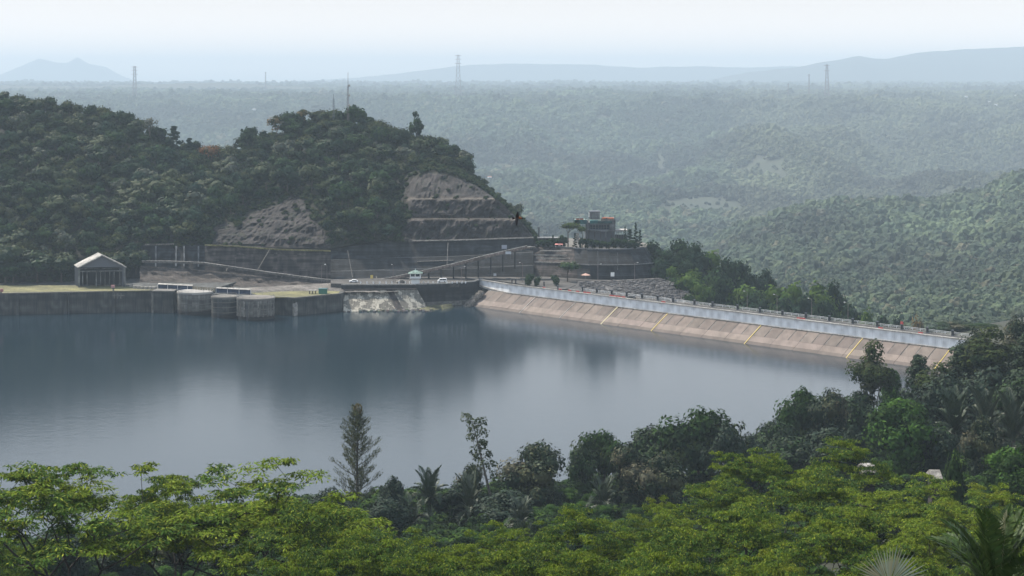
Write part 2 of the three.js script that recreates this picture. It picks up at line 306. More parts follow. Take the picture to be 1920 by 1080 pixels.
{
  const rows = [], meta = [], SUB = 8;
  for (let s = 0; s <= 13 * SUB; s++) {
    const r = [], mt = [];
    for (let px = -320; px <= 1030; px += px < 390 ? 6 : 3.5) {
      const q = hillAt(px, s / (13 * SUB)), y = pixY(q.y, -q.z), rk = isRock(px, y) ? 1 : 0, bench = rk && px > 740 && [408, 372].some((b) => Math.abs(y - b - 1.2) < 2.2);
      const a = rk ? (bench ? .15 : 1.25) : .8, d = fbm(q.x / 9, q.y / 7, q.z / 9, 4) + (rk ? .5 * (1 - 2.6 * Math.abs(perlin.noise(q.x / 3.2, q.y / 9, q.z / 4))) + .4 * perlin.noise(q.x / 1.5, q.y / 1.8, q.z / 1.5) : 0);
      if (s > 1 && s < 12 * SUB) { q.z += a * d * 1.6; q.y += a * .5 * d; }
      r.push(q); mt.push([rk, bench]);
    }
    rows.push(r); meta.push(mt);
  }
  const m = put('hill', gridGeo(rows, (q, i, j) => {
    const [rk, b] = meta[i][j], n = fbm(q.x / 7, q.y / 5, q.z / 7, 4), k = fbm(q.x / 30, q.y / 20, 4, 3);
    if (b) return [.30, .26, .22];
    const st = .05 * perlin.noise(q.x / 1.4, q.y / 11, q.z / 3); const hb = .035 * perlin.noise(q.x / 40, q.y / 1.3, 7), wd = perlin.noise(q.x / 6, q.y / 2.2, q.z / 6) + .5 * perlin.noise(q.x / 2, q.y / 2, 2); if (rk && wd > .38) return [.05, .058, .03]; return rk ? [.078 + .09 * n + .035 * k + st + hb, .067 + .08 * n + .03 * k + st + hb, .066 + .076 * n + .028 * k + st + hb] : [.04 + .02 * n, .045 + .02 * n, .022];
  }), M.rock); m.userData.kind = 'structure';
}

// ---------------------------------------------------------------- retaining walls and rock steps behind the left bank
function wallThing(name, label, cat, lines, mat, part = 'face') {               // lines: rows of [px, y, D] from top to bottom
  const base = at(...lines[lines.length - 1][0]), t = thing(name, label, cat, base);
  lines.slice(1).forEach((b, i) => {
    const a = lines[i], mb = new MB();
    for (let k = 0; k < a.length - 1; k++) { const p = at(...a[k]), q = at(...a[k + 1]), r = at(...b[k + 1]), s = at(...b[k]); mb.quad(p, q, r, s); const bk = (v) => V(v.x, v.y, v.z - 2.5); mb.quad(p, q, bk(q), bk(p)); }
    mb.build(part, mat, t);
  });
  return t;
}
function ledge(t, pts, w, h, mat, name = 'ledge') { const mb = new MB(); for (let i = 0; i < pts.length - 1; i++) mb.beam(at(...pts[i]), at(...pts[i + 1]), w, h); mb.build(name, mat, t); }
{
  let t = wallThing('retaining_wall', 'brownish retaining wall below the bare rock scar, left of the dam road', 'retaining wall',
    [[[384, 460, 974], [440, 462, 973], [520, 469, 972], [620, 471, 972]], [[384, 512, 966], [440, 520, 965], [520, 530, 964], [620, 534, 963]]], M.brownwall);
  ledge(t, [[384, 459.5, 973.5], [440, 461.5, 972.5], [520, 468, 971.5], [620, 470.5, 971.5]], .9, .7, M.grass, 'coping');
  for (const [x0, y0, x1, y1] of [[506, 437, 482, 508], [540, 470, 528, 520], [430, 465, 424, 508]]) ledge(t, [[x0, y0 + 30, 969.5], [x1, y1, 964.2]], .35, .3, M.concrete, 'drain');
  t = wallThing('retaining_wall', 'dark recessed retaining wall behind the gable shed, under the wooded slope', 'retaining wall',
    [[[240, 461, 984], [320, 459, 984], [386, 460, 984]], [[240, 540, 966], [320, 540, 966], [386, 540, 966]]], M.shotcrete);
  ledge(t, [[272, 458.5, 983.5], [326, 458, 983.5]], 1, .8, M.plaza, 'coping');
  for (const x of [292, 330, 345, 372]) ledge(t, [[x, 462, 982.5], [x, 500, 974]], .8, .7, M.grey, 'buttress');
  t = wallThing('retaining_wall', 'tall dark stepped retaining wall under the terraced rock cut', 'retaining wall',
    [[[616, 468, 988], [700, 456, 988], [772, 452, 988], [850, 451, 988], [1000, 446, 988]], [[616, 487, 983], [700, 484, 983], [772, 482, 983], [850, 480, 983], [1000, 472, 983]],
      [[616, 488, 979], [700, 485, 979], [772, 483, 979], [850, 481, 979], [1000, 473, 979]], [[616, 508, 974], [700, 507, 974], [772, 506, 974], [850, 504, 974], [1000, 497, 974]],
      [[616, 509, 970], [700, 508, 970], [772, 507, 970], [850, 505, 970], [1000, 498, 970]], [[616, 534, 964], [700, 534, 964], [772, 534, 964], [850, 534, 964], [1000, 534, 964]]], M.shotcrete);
  ledge(t, [[772, 451.5, 987.5], [850, 450.5, 987.5], [1000, 445.5, 987.5]], .9, .6, M.pale, 'coping');
  ledge(t, [[782, 490.5, 977], [850, 488, 977]], .6, .4, M.pale, 'ledge'); ledge(t, [[640, 487, 982], [770, 482.5, 982]], .6, .35, M.grey, 'ledge'); ledge(t, [[860, 480.5, 982], [1000, 472.5, 982]], .6, .35, M.grey, 'ledge'); ledge(t, [[640, 508, 973], [1000, 497.5, 973]], .6, .3, M.grey, 'ledge');
  for (const [x0, y0, x1, y1] of [[652, 470, 661, 520], [703, 500, 706, 522], [840, 455, 838, 500]]) ledge(t, [[x0, y0, 980], [x1, y1, 965]], .35, .3, M.concrete, 'drain');
}
// the mound that carries the lookout building
const MOUND = 26.2;
{
  const top = [[1002, 988], [1030, 984], [1075, 972], [1100, 966], [1140, 965], [1180, 968], [1208, 976]], bot = [[1000, 964], [1030, 962], [1085, 954], [1110, 951], [1150, 950], [1200, 953], [1240, 962]];
  const t = thing('retaining_mound', 'dark curved shotcrete mound with flat top under the lookout building', 'retaining wall', V(55, 11, -965));
  const P = (a, h) => V((a[0] - CX) / F * a[1], h, -a[1]), rows = [[MOUND, 0], [19, .45], [18.9, .55], [4, 1]].map(([h, k]) => top.map((a, i) => P([lerp(a[0], bot[i][0], k), lerp(a[1], bot[i][1], k)], h)));
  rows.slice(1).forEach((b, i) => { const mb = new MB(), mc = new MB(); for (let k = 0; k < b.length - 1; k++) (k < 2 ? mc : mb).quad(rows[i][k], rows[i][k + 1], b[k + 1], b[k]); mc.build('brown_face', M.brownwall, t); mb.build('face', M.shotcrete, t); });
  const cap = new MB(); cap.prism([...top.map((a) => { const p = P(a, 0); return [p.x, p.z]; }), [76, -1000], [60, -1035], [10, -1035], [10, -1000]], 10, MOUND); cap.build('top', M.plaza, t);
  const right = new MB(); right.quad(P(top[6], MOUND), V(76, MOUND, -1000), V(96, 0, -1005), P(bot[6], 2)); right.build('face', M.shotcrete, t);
  const kb = new MB(); for (let k = 0; k < top.length - 1; k++) kb.beam(P(top[k], MOUND + .3), P(top[k + 1], MOUND + .3), .5, .6); kb.build('kerb', M.grey, t);
  const ld = new MB(); for (let k = 0; k < top.length - 1; k++) ld.beam(rows[2][k].clone().add(V(0, 0, .2)), rows[2][k + 1].clone().add(V(0, 0, .2)), .7, .35); ld.build('ledge', M.grey, t);
  const st = new MB(); for (const [y, x0, x1] of [[470, 1012, 1070], [478, 1000, 1062], [484, 1005, 1068], [492, 1003, 1074]]) st.beam(at(x0, y, 961), at(x1, y + 1, 955.5), .9, .5); st.build('ledge', M.pale, t);
  for (const [x, y] of [[1121, 503], [1158, 506]]) put('panel', (() => { const mb = new MB(), p = at(x, y, 949); return mb.box(p.x, p.y, p.z, .35, 9, .35); })(), M.grey, t);
}

// ---------------------------------------------------------------- left bank: quay, round intake towers, deck
const DECK = 10.4, DECK2 = 8.7, ROADH = 11.6;
const wl = (px, y) => { const p = atH(px, y, 0); return [p.x, p.z]; };
{
  const t = thing('quay', 'long dark concrete quay wall with buttresses along the left waterline', 'quay wall', V(-170, 0, -920));
  const poly = [wl(-330, 597), wl(0, 590), wl(284, 584), wl(328, 584), wl(394, 583), [-143, -960], [-143, -1000], [-420, -1000]], poly2 = [wl(394, 583), wl(442, 588), wl(513, 589), wl(553, 592), wl(640, 583), wl(648, 578), [-88, -934], [-48, -950], [-22, -962], [-20, -1000], [-143, -1000]];
  new MB().prism(poly, -6, DECK).build('wall', M.quay, t); new MB().prism(poly2, -6, DECK2).build('lower_wall', M.quay, t);
  const bt = (px, y, w, nm = 'buttress') => { const p = atH(px, y, 0); put(nm, new MB().box(p.x, -5, p.z + .3, w, DECK + 4.4, 1), M.quay, t); };
  bt(33, 589.6, 1.6); bt(123, 587.8, 1.6); bt(129, 587.6, .7); bt(213, 586, 1.5);
  for (const y of [563, 572]) { const mb = new MB(), D = 905; mb.beam(V(-330, (588 - y) * .263, -900), at(284, y, 914.8), .5, .35); mb.build('ledge', M.concrete, t); }
  for (const [p, i, h] of [[poly, 0, DECK], [poly, 1, DECK], [poly2, 2, DECK2], [poly2, 3, DECK2]]) put('coping', new MB().beam(V(p[i][0], h + .05, p[i][1] + .1), V(p[i + 1][0], h + .05, p[i + 1][1] + .1), .9, .5), M.concrete, t);
  const cw = new MB(), c = wl(553, 592); cw.prism([[c[0] - 1.2, c[1] - .4], [c[0], c[1] + 1.6], [c[0] + 1.3, c[1] - .3], [c[0], c[1] - 1.5]], -4, [5.5, 3.5, 5.5, DECK2]); cw.build('corner_pier', M.pale, t);
}
function tower(name, label, px, y, rad, mat, top = DECK) {
  const c = atH(px, y, 0); c.z -= rad;
  const t = thing(name, label, 'intake tower', c, 'round intake towers on the left waterline');
  const g = new THREE.CylinderGeometry(rad, rad, top + 5, 40, 1), uv = g.attributes.uv; for (let i = 0; i < uv.count; i++) uv.setXY(i, uv.getX(i) * rad * 6.283, uv.getY(i) * (top + 5));
  g.translate(c.x, (top - 5) / 2, c.z); put('wall', g, mat, t);
  const r = new THREE.CylinderGeometry(rad + .35, rad + .35, .9, 40, 1); r.translate(c.x, top + .1, c.z); put('rim', r, name === 'intake_tower' && px < 400 ? M.cap : M.concrete, t);
  const d = new THREE.CylinderGeometry(rad - .6, rad - .6, .3, 40); d.translate(c.x, top + .5, c.z); put('deck', d, px < 400 ? M.cap : M.plaza, t);
  for (const h of [2.6, 5.2, 7.6]) { const b = new THREE.CylinderGeometry(rad + .12, rad + .12, .35, 40, 1, true); b.translate(c.x, h, c.z); put('ring', b, M.concrete, t); }
  put('rail', new THREE.TorusGeometry(rad - .1, .06, 4, 40).rotateX(Math.PI / 2).translate(c.x, top + 1.6, c.z), M.steel, t); for (let k = 0; k < 14; k++) { const a = k / 14 * 6.283; put('rail_post', new MB().box(c.x + Math.cos(a) * (rad - .1), top + .5, c.z + Math.sin(a) * (rad - .1), .1, 1.1, .1), M.steel, t); }
  { const mb = new MB(), a = 1.9, x = c.x + Math.cos(a) * (rad + .2), z = c.z + Math.sin(a) * (rad + .2); for (const i of [-.3, .3]) mb.box(x + i, -2, z, .09, top + 2, .09); for (let y = 0; y < top; y += .7) mb.box(x, y, z, .6, .08, .08); mb.build('ladder', M.steel, t); }
  { const g2 = new THREE.CylinderGeometry(rad + .04, rad + .04, 1.7, 40, 1, true); g2.translate(c.x, .85, c.z); put('tide_band', g2, M.brownwall, t); }
  return t;
}
tower('intake_tower', 'wide round concrete intake tower with bright flat top, left of the other two', 360, 591, 8.6, M.tower);
{ const t = tower('intake_tower', 'round concrete intake tower nearest the camera with vertical pale ribs', 475, 601, 9.0, M.tower, 9.7);
  for (let k = 0; k < 11; k++) { const a = Math.PI * (.08 + k * .084); put('rib', new MB().box(t.position.x - Math.cos(a) * 9.05, 1.5, t.position.z + Math.sin(a) * 9.05, .55, 7.6, .4, Math.PI / 2 - a), k % 3 ? M.concrete : M.pale, t); } }
tower('intake_tower', 'plain dark narrow intake pier between the two round towers', 417, 597, 6.2, M.quay, 9.6);
{ const p = atH(306, 586, 0), t = thing('intake_block', 'dark square concrete block at the right end of the quay wall', 'intake block', V(p.x, 0, p.z - 4)); put('wall', new MB().box(p.x, -5, p.z - 4, 10.5, DECK + 5, 9), M.quay, t); put('coping', new MB().box(p.x, DECK, p.z - 4, 11, .45, 9.5), M.concrete, t); put('pilaster', new MB().box(p.x - 5.2, -4, p.z + .6, 1, DECK + 3.6, 1), M.concrete, t); }
// grass on the quay, ground of the bank
{
  const g = new MB(), a = (px, y) => { const p = atH(px, y, DECK); return [p.x, p.z]; };
  g.prism([a(-330, 552), a(30, 550), a(280, 545.5), a(300, 541.5), a(240, 537), a(60, 535), a(-330, 535)], DECK - .1, DECK + .12).build('grass', M.grass).userData.kind = 'structure';
  const a2 = (px, y) => { const p = atH(px, y, DECK2); return [p.x, p.z]; }, g2 = new MB(); g2.prism([a2(492, 557), a2(553, 558.5), a2(634, 550.8), a2(638, 546), a2(560, 546), a2(470, 549)], DECK2 - .1, DECK2 + .12).build('grass', M.grass).userData.kind = 'structure';
}
// sloping ground between the deck and the road: rough brown bank, then pale rubble
function slope(name, rowsPx, mat, colFn, amp, kind = 'structure', nx = 60) {
  const rows = [], n = rowsPx.length - 1, sub = 8;
  for (let i = 0; i <= n * sub; i++) {
    const a = rowsPx[Math.min(n - 1, Math.floor(i / sub))], b = rowsPx[Math.min(n, Math.floor(i / sub) + 1)], t = i / sub - Math.min(n - 1, Math.floor(i / sub)), r = [];
    for (let j = 0; j <= nx; j++) { const u = j / nx * (a.length - 1), k = Math.min(a.length - 2, Math.floor(u)), w = u - k, P = (row) => at(...row[k]).lerp(at(...row[k + 1]), w); const q = P(a).lerp(P(b), t), d = fbm(q.x / 4, q.y / 3, q.z / 4, 3) * Math.min(1, i / 5); q.y += amp * d; q.z += amp * d * .7; r.push(q); }
    rows.push(r);
  }
  const m = put(name, gridGeo(rows, colFn), mat); m.userData.kind = kind; return m;
}
slope('rock_bank', [[[262, 498, 967], [440, 511, 961], [540, 525, 957], [640, 534, 952]], [[262, 512, 962], [440, 526, 957], [540, 534, 953], [640, 538, 950]], [[262, 539, 944], [440, 546, 936], [540, 546, 940], [640, 545, 944]]], M.rock,
  (q) => { const n = fbm(q.x / 4, q.y / 3, q.z / 4, 4); return [.17 + .09 * n, .145 + .08 * n, .13 + .07 * n]; }, .9);
slope('rubble_bank', [[[440, 541, 940], [560, 534, 945], [630, 530, 947], [748, 531, 949]], [[440, 549, 920], [560, 549, 922], [640, 548, 924], [748, 547, 926]]], M.rock,
  (q) => { const n = fbm(q.x / 1.6, q.y / 1.2, q.z / 1.6, 3); return [.46 + .18 * n, .43 + .17 * n, .40 + .16 * n]; }, .5);
// roads on the left bank
{
  const r = new MB(), a = (px, y) => { const p = atH(px, y, ROADH); return [p.x, p.z]; };
  r.prism([a(620, 531.5), a(745, 533), a(860, 530.2), a(878, 524), a(900, 523.4), a(936, 526.6), a(960, 529.8), a(1010, 538.2), a(1046, 543.4), a(1064, 541), a(1085, 531.5), a(1150, 529), a(1262, 523), a(1268, 519), [60, -965], [20, -985], a(620, 524)], DECK - 1, ROADH).build('road', M.asphalt).userData.kind = 'structure';
}
function parapetLine(name, label, pts, w, h, mat, cat = 'parapet', cap) {
  const t = thing(name, label, cat, at(...pts[0]));
  const mb = new MB(); for (let i = 0; i < pts.length - 1; i++) mb.beam(at(...pts[i]), at(...pts[i + 1]), w, h); mb.build('wall', mat, t);
  if (cap) { const mc = new MB(); for (let i = 0; i < pts.length - 1; i++) { const u = V(0, h / 2 + .1, 0); mc.beam(at(...pts[i]).add(u), at(...pts[i + 1]).add(u), w + .3, .22); } mc.build('coping', cap, t); }
  return t;
}
parapetLine('road_parapet', 'pale parapet of the road curving down behind the gable shed', [[266, 491, 967], [320, 491.5, 966], [380, 494, 964], [440, 502.5, 961], [500, 511.5, 959], [560, 519.5, 957], [610, 525.5, 954], [640, 527.5, 952]], .5, 1.0, M.concrete, 'parapet', M.cap);
{
  const t = thing('ramp', 'sloping ramp with pale pinkish parapet climbing the dark wall', 'ramp', at(712, 528, 958));
  const pts = [[712, 527, 957], [780, 513, 957], [850, 497, 957.5], [920, 479, 958], [988, 463.5, 959]], mb = new MB(), mp = new MB(), mk = new MB();
  for (let i = 0; i < 4; i++) { const p = at(...pts[i]), q = at(...pts[i + 1]); mb.beam(p.clone().add(V(0, -.6, -3)), q.clone().add(V(0, -.6, -3)), 6, .8); mp.beam(p.clone().add(V(0, .1, 0)), q.clone().add(V(0, .1, 0)), .5, 1.2); mk.beam(p.clone().add(V(0, .8, 0)), q.clone().add(V(0, .8, 0)), .7, .25); }
  mb.beam(at(988, 464, 962), at(1000, 463.5, 964), 6, .8); mk.beam(at(988, 462, 959), at(1003, 462.5, 961), .7, .3);
  mb.build('ramp_slab', M.plaza, t); mp.build('parapet', Object.assign(M.cap.clone(), { color: new THREE.Color().setRGB(.5, .40, .36) }), t); mk.build('coping', M.cap, t);
  for (let i = 0; i < 12; i++) { const k = i / 12 * 4, a = Math.floor(k), p = at(...pts[a]).lerp(at(...pts[a + 1]), k - a); put('pier', new MB().box(p.x, Math.max(9, p.y - 10), p.z - 3, .7, Math.min(10, Math.max(.5, p.y - 9.5)), 5), M.shotcrete, t); }
}
// stained concrete slope and the curved wall at the left end of the dam
{
  const t = thing('concrete_slope', 'pale blotched concrete slope at the waterline, split by a dark stair', 'concrete slope', atH(718, 583, 0));
  const A = (px) => at(px, 544 + (px - 645) * -.012, 928.5), B = (px) => atH(px + 22 * sst(655, 724, px), 586.5 - (px - 645) * .035, -.4), xs = [644, 672, 700, 724], ys = [736, 758, 782];
  for (const s of [xs, ys]) for (let i = 0; i < s.length - 1; i++) { const g = .12; put('slab', new MB().quad(A(s[i] + g), A(s[i + 1] - g), B(s[i + 1] - g), B(s[i] + g)), M.blotch, t); }
  put('stair', new MB().quad(A(722), A(736), B(736), B(722)), M.brownwall, t);
  put('coping', new MB().beam(A(644).add(V(0, .2, 0)), A(782).add(V(0, .2, 0)), 1.2, .5), M.brownwall, t);
  const w = thing('retaining_wall', 'dark curved concrete wall between the blotched slope and the dam', 'retaining wall', V(-40, 0, -940));
  const P = [[640, 931], [780, 931.5], [800, 934], [835, 937], [865, 941], [889, 947], [905, 958]].map(([px, D]) => [(px - CX) / F * D, -D]), back = P.map((p) => [p[0], p[1] - 4]).reverse();
  new MB().prism([...P.slice(1), ...back.slice(0, -1)], -5, ROADH - .2).build('wall', M.shotcrete, w);
  new MB().prism([P[0], P[1], back[back.length - 2], back[back.length - 1]], 6, ROADH - .2).build('upper_wall', M.shotcrete, w);
  const k = new MB(), kk = new MB(); for (let i = 0; i < P.length - 1; i++) { k.beam(V(P[i][0], ROADH, P[i][1]), V(P[i + 1][0], ROADH, P[i + 1][1]), .8, .6); if (i) kk.beam(V(P[i][0], 1.2, P[i][1] + .3), V(P[i + 1][0], 1.2, P[i + 1][1] + .3), 1.2, 2.2); } k.build('coping', M.cap, w); kk.build('footing', M.concrete, w);
  slope('islet', [[[776, 576, 925], [800, 573.5, 928], [830, 571, 931], [848, 569, 934]], [[770, 578, 924], [800, 574.5, 924], [830, 572, 927], [848, 571, 930]], [[768, 584, 918], [800, 583, 918], [830, 581, 922], [852, 576, 930]]], M.soil, (q) => { const n = fbm(q.x / 2, q.z / 2, 1, 3); return [.2 + .06 * n, .2 + .06 * n, .09]; }, .3);
  const rnd = RNG(5), st = new MB(); for (let i = 0; i < 240; i++) { const p = atH(lerp(644, 812, rnd()), lerp(579, 585, rnd()), 0), s = .3 + rnd() * 1.1; st.box(p.x, -.3, p.z, s, s * .8, s, rnd() * 3, [.4 + rnd() * .2, .38 + rnd() * .2, .34 + rnd() * .2]); }
  tag(st.build('rubble', M.rock), 'loose pale stones at the foot of the blotched slope', 'rubble', null, 'stuff');
}

// ---------------------------------------------------------------- the dam
const U = [.679, .734], N = [.734, -.679], W0 = [-18, -933], SMAX = 318;
const Pd = (s, w, h) => V(W0[0] + U[0] * s + N[0] * w, h, W0[1] + U[1] * s + N[1] * w);
const pxOf = (v) => CX + v.x / -v.z * F;
const sAt = (px, w, h) => { let a = -60, b = 420; for (let i = 0; i < 50; i++) { const m = (a + b) / 2; pxOf(Pd(m, w, h)) < px ? a = m : b = m; } return (a + b) / 2; };
const dam = thing('dam', 'long straight dam with pinkish concrete slab slope and pale blue parapet', 'dam', Pd(150, 11, 0));
{
  const body = new MB(), prof = [[-9.7, -6], [11.5, 7.1], [12.4, 7.1], [12.4, 10.9], [21.6, 10.9], [70, -32]], s1 = sAt(957, 11.6, 7);
  for (let i = 0; i < prof.length - 1; i++) { const e = i > 1 ? s1 : -4; body.quad(Pd(e, ...prof[i]), Pd(SMAX, ...prof[i]), Pd(SMAX, ...prof[i + 1]), Pd(e, ...prof[i + 1])); }
  body.quad(Pd(-4, 12.4, 7.1), Pd(s1, 12.4, 7.1), Pd(s1, 20, 7.1), Pd(-4, 26, 7.1));
  body.quad(Pd(-4, ...prof[0]), Pd(-4, ...prof[1]), Pd(-4, 40, 7), Pd(-4, 40, -6)); body.build('embankment', M.concrete, dam);
  const rnd = RNG(77), L = [-.02, .0], n = [-.53, .85];                        // slabs lie on the slope, proud of it by a few centimetres
  const S = (s, k, up) => Pd(s, lerp(-7, 11.5, k) - .53 * up, lerp(-6 + 9.7 * 0 + 1.67, 7.1, k) + .85 * up);
  for (let i = 0, s = -4; s < SMAX; i++, s += 13) for (const [k0, k1, row] of [[0, .455, -1], [.457, .635, 0], [.64, .99, 1]]) {
    const parts = row > 0 ? 2 : 1;
    for (let q = 0; q < parts; q++) {
      const a = s + q * 6.5 + (row > 0 ? .3 : .07), b = s + (q + 1) * 13 / parts - (row > 0 ? .3 : .07), up = .12 + rnd() * .1 - Math.max(0, row) * .06, t = row > 0 ? .62 + rnd() * .3 : row < 0 ? .58 + rnd() * .1 : .95 + rnd() * .12, c = [t, t * (.97 + rnd() * .03), t * (.96 + rnd() * .03)];
      put('slab', new MB().hexa([S(a, k0, -.2), S(b, k0, -.2), S(b, k1, -.2), S(a, k1, -.2), S(a, k0, up), S(b, k0, up), S(b, k1, up), S(a, k1, up)], c), M.slab, dam);
    }
  }
  for (const [i, px] of [975, 1050, 1128, 1222, 1397, 1588, 1752].entries()) {
    const s = sAt(px, 0, 0); put('gauge_stripe', new MB().hexa([S(s - .14, .2, 0), S(s + .14, .2, 0), S(s + .14, 1, 0), S(s - .14, 1, 0), S(s - .14, .2, .34), S(s + .14, .2, .34), S(s + .14, 1, .34), S(s - .14, 1, .34)]), i < 2 ? M.cap : i === 2 ? Object.assign(M.yellow.clone(), { color: new THREE.Color().setRGB(.7, .62, .36) }) : M.yellow, dam);
  }
  // wave wall: straight along the crest, then curving into the left bank
  const bend = [[872, 523.2, 962], [886, 523.8, 958.5], [900, 524.6, 953.5], [916, 526, 948], [936, 528.4, 940]].map((p) => at(...p)).map((v) => V(v.x, 0, v.z));
  const s0 = sAt(955, 11.6, 7), line = [...bend, Pd(s0, 11.6, 0), Pd(SMAX, 11.6, 0)], foot = [9.6, 9.3, 8.8, 8.0, 7.4, 7.2, 7.2];
  const face = new MB(), cap = new MB(), toe = new MB();
  for (let i = 0; i < line.length - 1; i++) {
    const a = line[i], b = line[i + 1], d = V(b.z - a.z, 0, -(b.x - a.x)).normalize().multiplyScalar(.5), y = (v, h) => V(v.x, h, v.z), ya = foot[i], yb = foot[i + 1];
    face.hexa([y(a, ya - 1), y(b, yb - 1), y(b, yb - 1).add(d), y(a, ya - 1).add(d), y(a, 11.5), y(b, 11.5), y(b, 11.5).add(d), y(a, 11.5).add(d)]);
    cap.beam(y(a, 11.62), y(b, 11.62), 1.15, .34); toe.beam(y(a, ya + .02).sub(d.clone().multiplyScalar(.9)), y(b, yb + .02).sub(d.clone().multiplyScalar(.9)), .8, .34);
  }
  face.build('wave_wall', M.parapet, dam); cap.build('coping', M.cap, dam); toe.build('kerb', M.cap, dam);
  const rd = new MB(); rd.quad(Pd(s0, 12.45, 11.02), Pd(SMAX, 12.45, 11.02), Pd(SMAX, 20.6, 11.02), Pd(s0, 20.6, 11.02)); rd.build('roadway', M.asphalt, dam);
  put('kerb', new MB().beam(Pd(s0, 21, 11.15), Pd(SMAX, 21, 11.15), .7, .5), M.cap, dam);
  const r2 = RNG(8), st = new MB(); for (let i = 0; i < 200; i++) { const w = lerp(-7, 7, r2()), p = Pd(-3 - r2() * 3, w, lerp(-4, 5.5, (w + 7) / 14) + r2() * 1.2), z = .6 + r2() * 1.2, g = .52 + r2() * .2; st.box(p.x, p.y - .3, p.z, z, z * .8, z, r2() * 3, [g, g * .93, g * .86]); }
  tag(st.build('rubble', M.rock), 'heap of pale stones at the left end of the dam slope', 'rubble', null, 'stuff');
  // railing on the downstream side
  const rl = thing('railing', 'low white double rail along the far edge of the dam road', 'railing', Pd(150, 21, 11.4));
  const ra = sAt(1090, 21, 11.4); for (const h of [11.95, 12.45]) put('rail', new MB().beam(Pd(ra, 21, h), Pd(SMAX, 21, h), .14, .14), M.white, rl);
  for (let s = ra; s < SMAX; s += 4) put('baluster', (() => { const p = Pd(s, 21, 11.4); return new MB().box(p.x, 11.3, p.z, .14, 1.2, .14); })(), M.white, rl);
}
// dark posts along the crest
{
  const xs = [1092, 1119, 1147, 1175, 1204, 1233, 1262, 1302, 1336, 1383, 1425, 1467, 1511, 1555, 1599, 1645, 1691, 1739, 1786];
  const p0 = thing('kerb_post', 'stout dark post with pale cap on the dam crest railing', 'post', V(0, 0, 0), 'dark posts along the dam crest');
  new MB().box(0, 0, 0, .75, 2.2, .75).build('shaft', M.dark, p0); new MB().box(0, 2.2, 0, .9, .22, .9).build('cap', M.steel, p0); new MB().box(0, 0, 0, 1.0, .3, 1.0).build('plinth', M.steel, p0);
  xs.forEach((px, i) => { const p = Pd(sAt(px, 20.4, 11), 20.4, 11.02); i ? copyThing(p0, p, .8, [1, 1]) : p0.position.copy(p); });
  const more = [[960, 528.5], [967, 528], [985, 530], [993, 533], [1006, 531], [1020, 533], [1046, 541]];
  for (const [px, y] of more) copyThing(p0, atH(px, y + 3, ROADH), 0, [.8, .95], 'dark post at the edge of the plaza left of the dam crest', 'dark posts on the plaza');
  const b0 = thing('red_barrier', 'low red plastic barrier on the dam road', 'barrier', V(0, 0, 0), 'red barriers on the dam road');
  new MB().prism([[-.95, -.3], [.95, -.3], [.95, .3], [-.95, .3]], 0, .5).build('base', M.red, b0); new MB().box(0, .5, 0, 1.8, .5, .3).build('panel', M.red, b0);
  [1020, 1050, 1068, 1083, 1097, 1104, 1146, 1153, 1160, 1169, 1244, 1498, 1506, 1651, 1726].forEach((px, i) => { const p = Pd(sAt(px, 13.4, 11.4), 13.4, 11.03); i ? copyThing(b0, p, -.82, [1.2, 1.1]) : (b0.position.copy(p), b0.rotation.y = -.82); });
  copyThing(b0, Pd(sAt(1691, 20.4, 11), 20.4, 13.3), -.82, [.7, 1.2], 'red box on top of a dark crest post near the right end', 'red boxes on posts');
  const w0 = thing('white_post', 'short white kerb post along the left bank road', 'post', V(0, 0, 0), 'white kerb posts on the left bank road');
  new MB().box(0, 0, 0, .55, 1.1, .55).build('shaft', M.white, w0); new MB().prism([[-.3, -.3], [.3, -.3], [.3, .3], [-.3, .3]], 1.1, 1.22).build('cap', M.cap, w0);
  let first = true; for (const px of [676, 688, 700, 712, 724, 735, 748, 760, 768, 794, 803, 812, 821, 838, 848, 857, 866, 873]) { const p = atH(px, 531.4, ROADH); first ? w0.position.copy(p) : copyThing(w0, p, 0, [1, 1]); first = false; }
}
// street lamps
{
  const l0 = thing('street_lamp', 'tall thin street lamp with a short arm on the left bank road', 'street lamp', V(0, 0, 0), 'street lamps by the road');
  new MB().tube([V(0, 0, 0), V(0, 5, 0), V(0, 9, 0)], [.13, .1, .07], 6).build('pole', M.mast, l0); new MB().beam(V(0, 8.9, 0), V(1.6, 9.3, 0), .1).build('arm', M.mast, l0); new MB().box(1.8, 9.2, 0, .8, .16, .3).build('lamp_head', M.white, l0);
  const spots = [[603, 530, 1], [613, 529.5, 1], [737, 529, 1], [865, 530, .9], [980, 530, 1.1]];
  spots.forEach(([px, y, s], i) => { const p = atH(px, y, ROADH); i ? copyThing(l0, p, i * 2.2, [1, s]) : l0.position.copy(p); });
  for (const px of [1401, 1457, 1522, 1590]) copyThing(l0, Pd(sAt(px, 22, 11), 22, 10.5), 2.3, [1, 1], 'pale street lamp beyond the dam crest, in front of the trees', 'street lamps on the dam');
  for (const [px, y] of [[1121, 527], [1190, 524]]) copyThing(l0, atH(px, y, ROADH), .5, [1, .95], 'street lamp against the dark mound', 'street lamps by the mound');
}
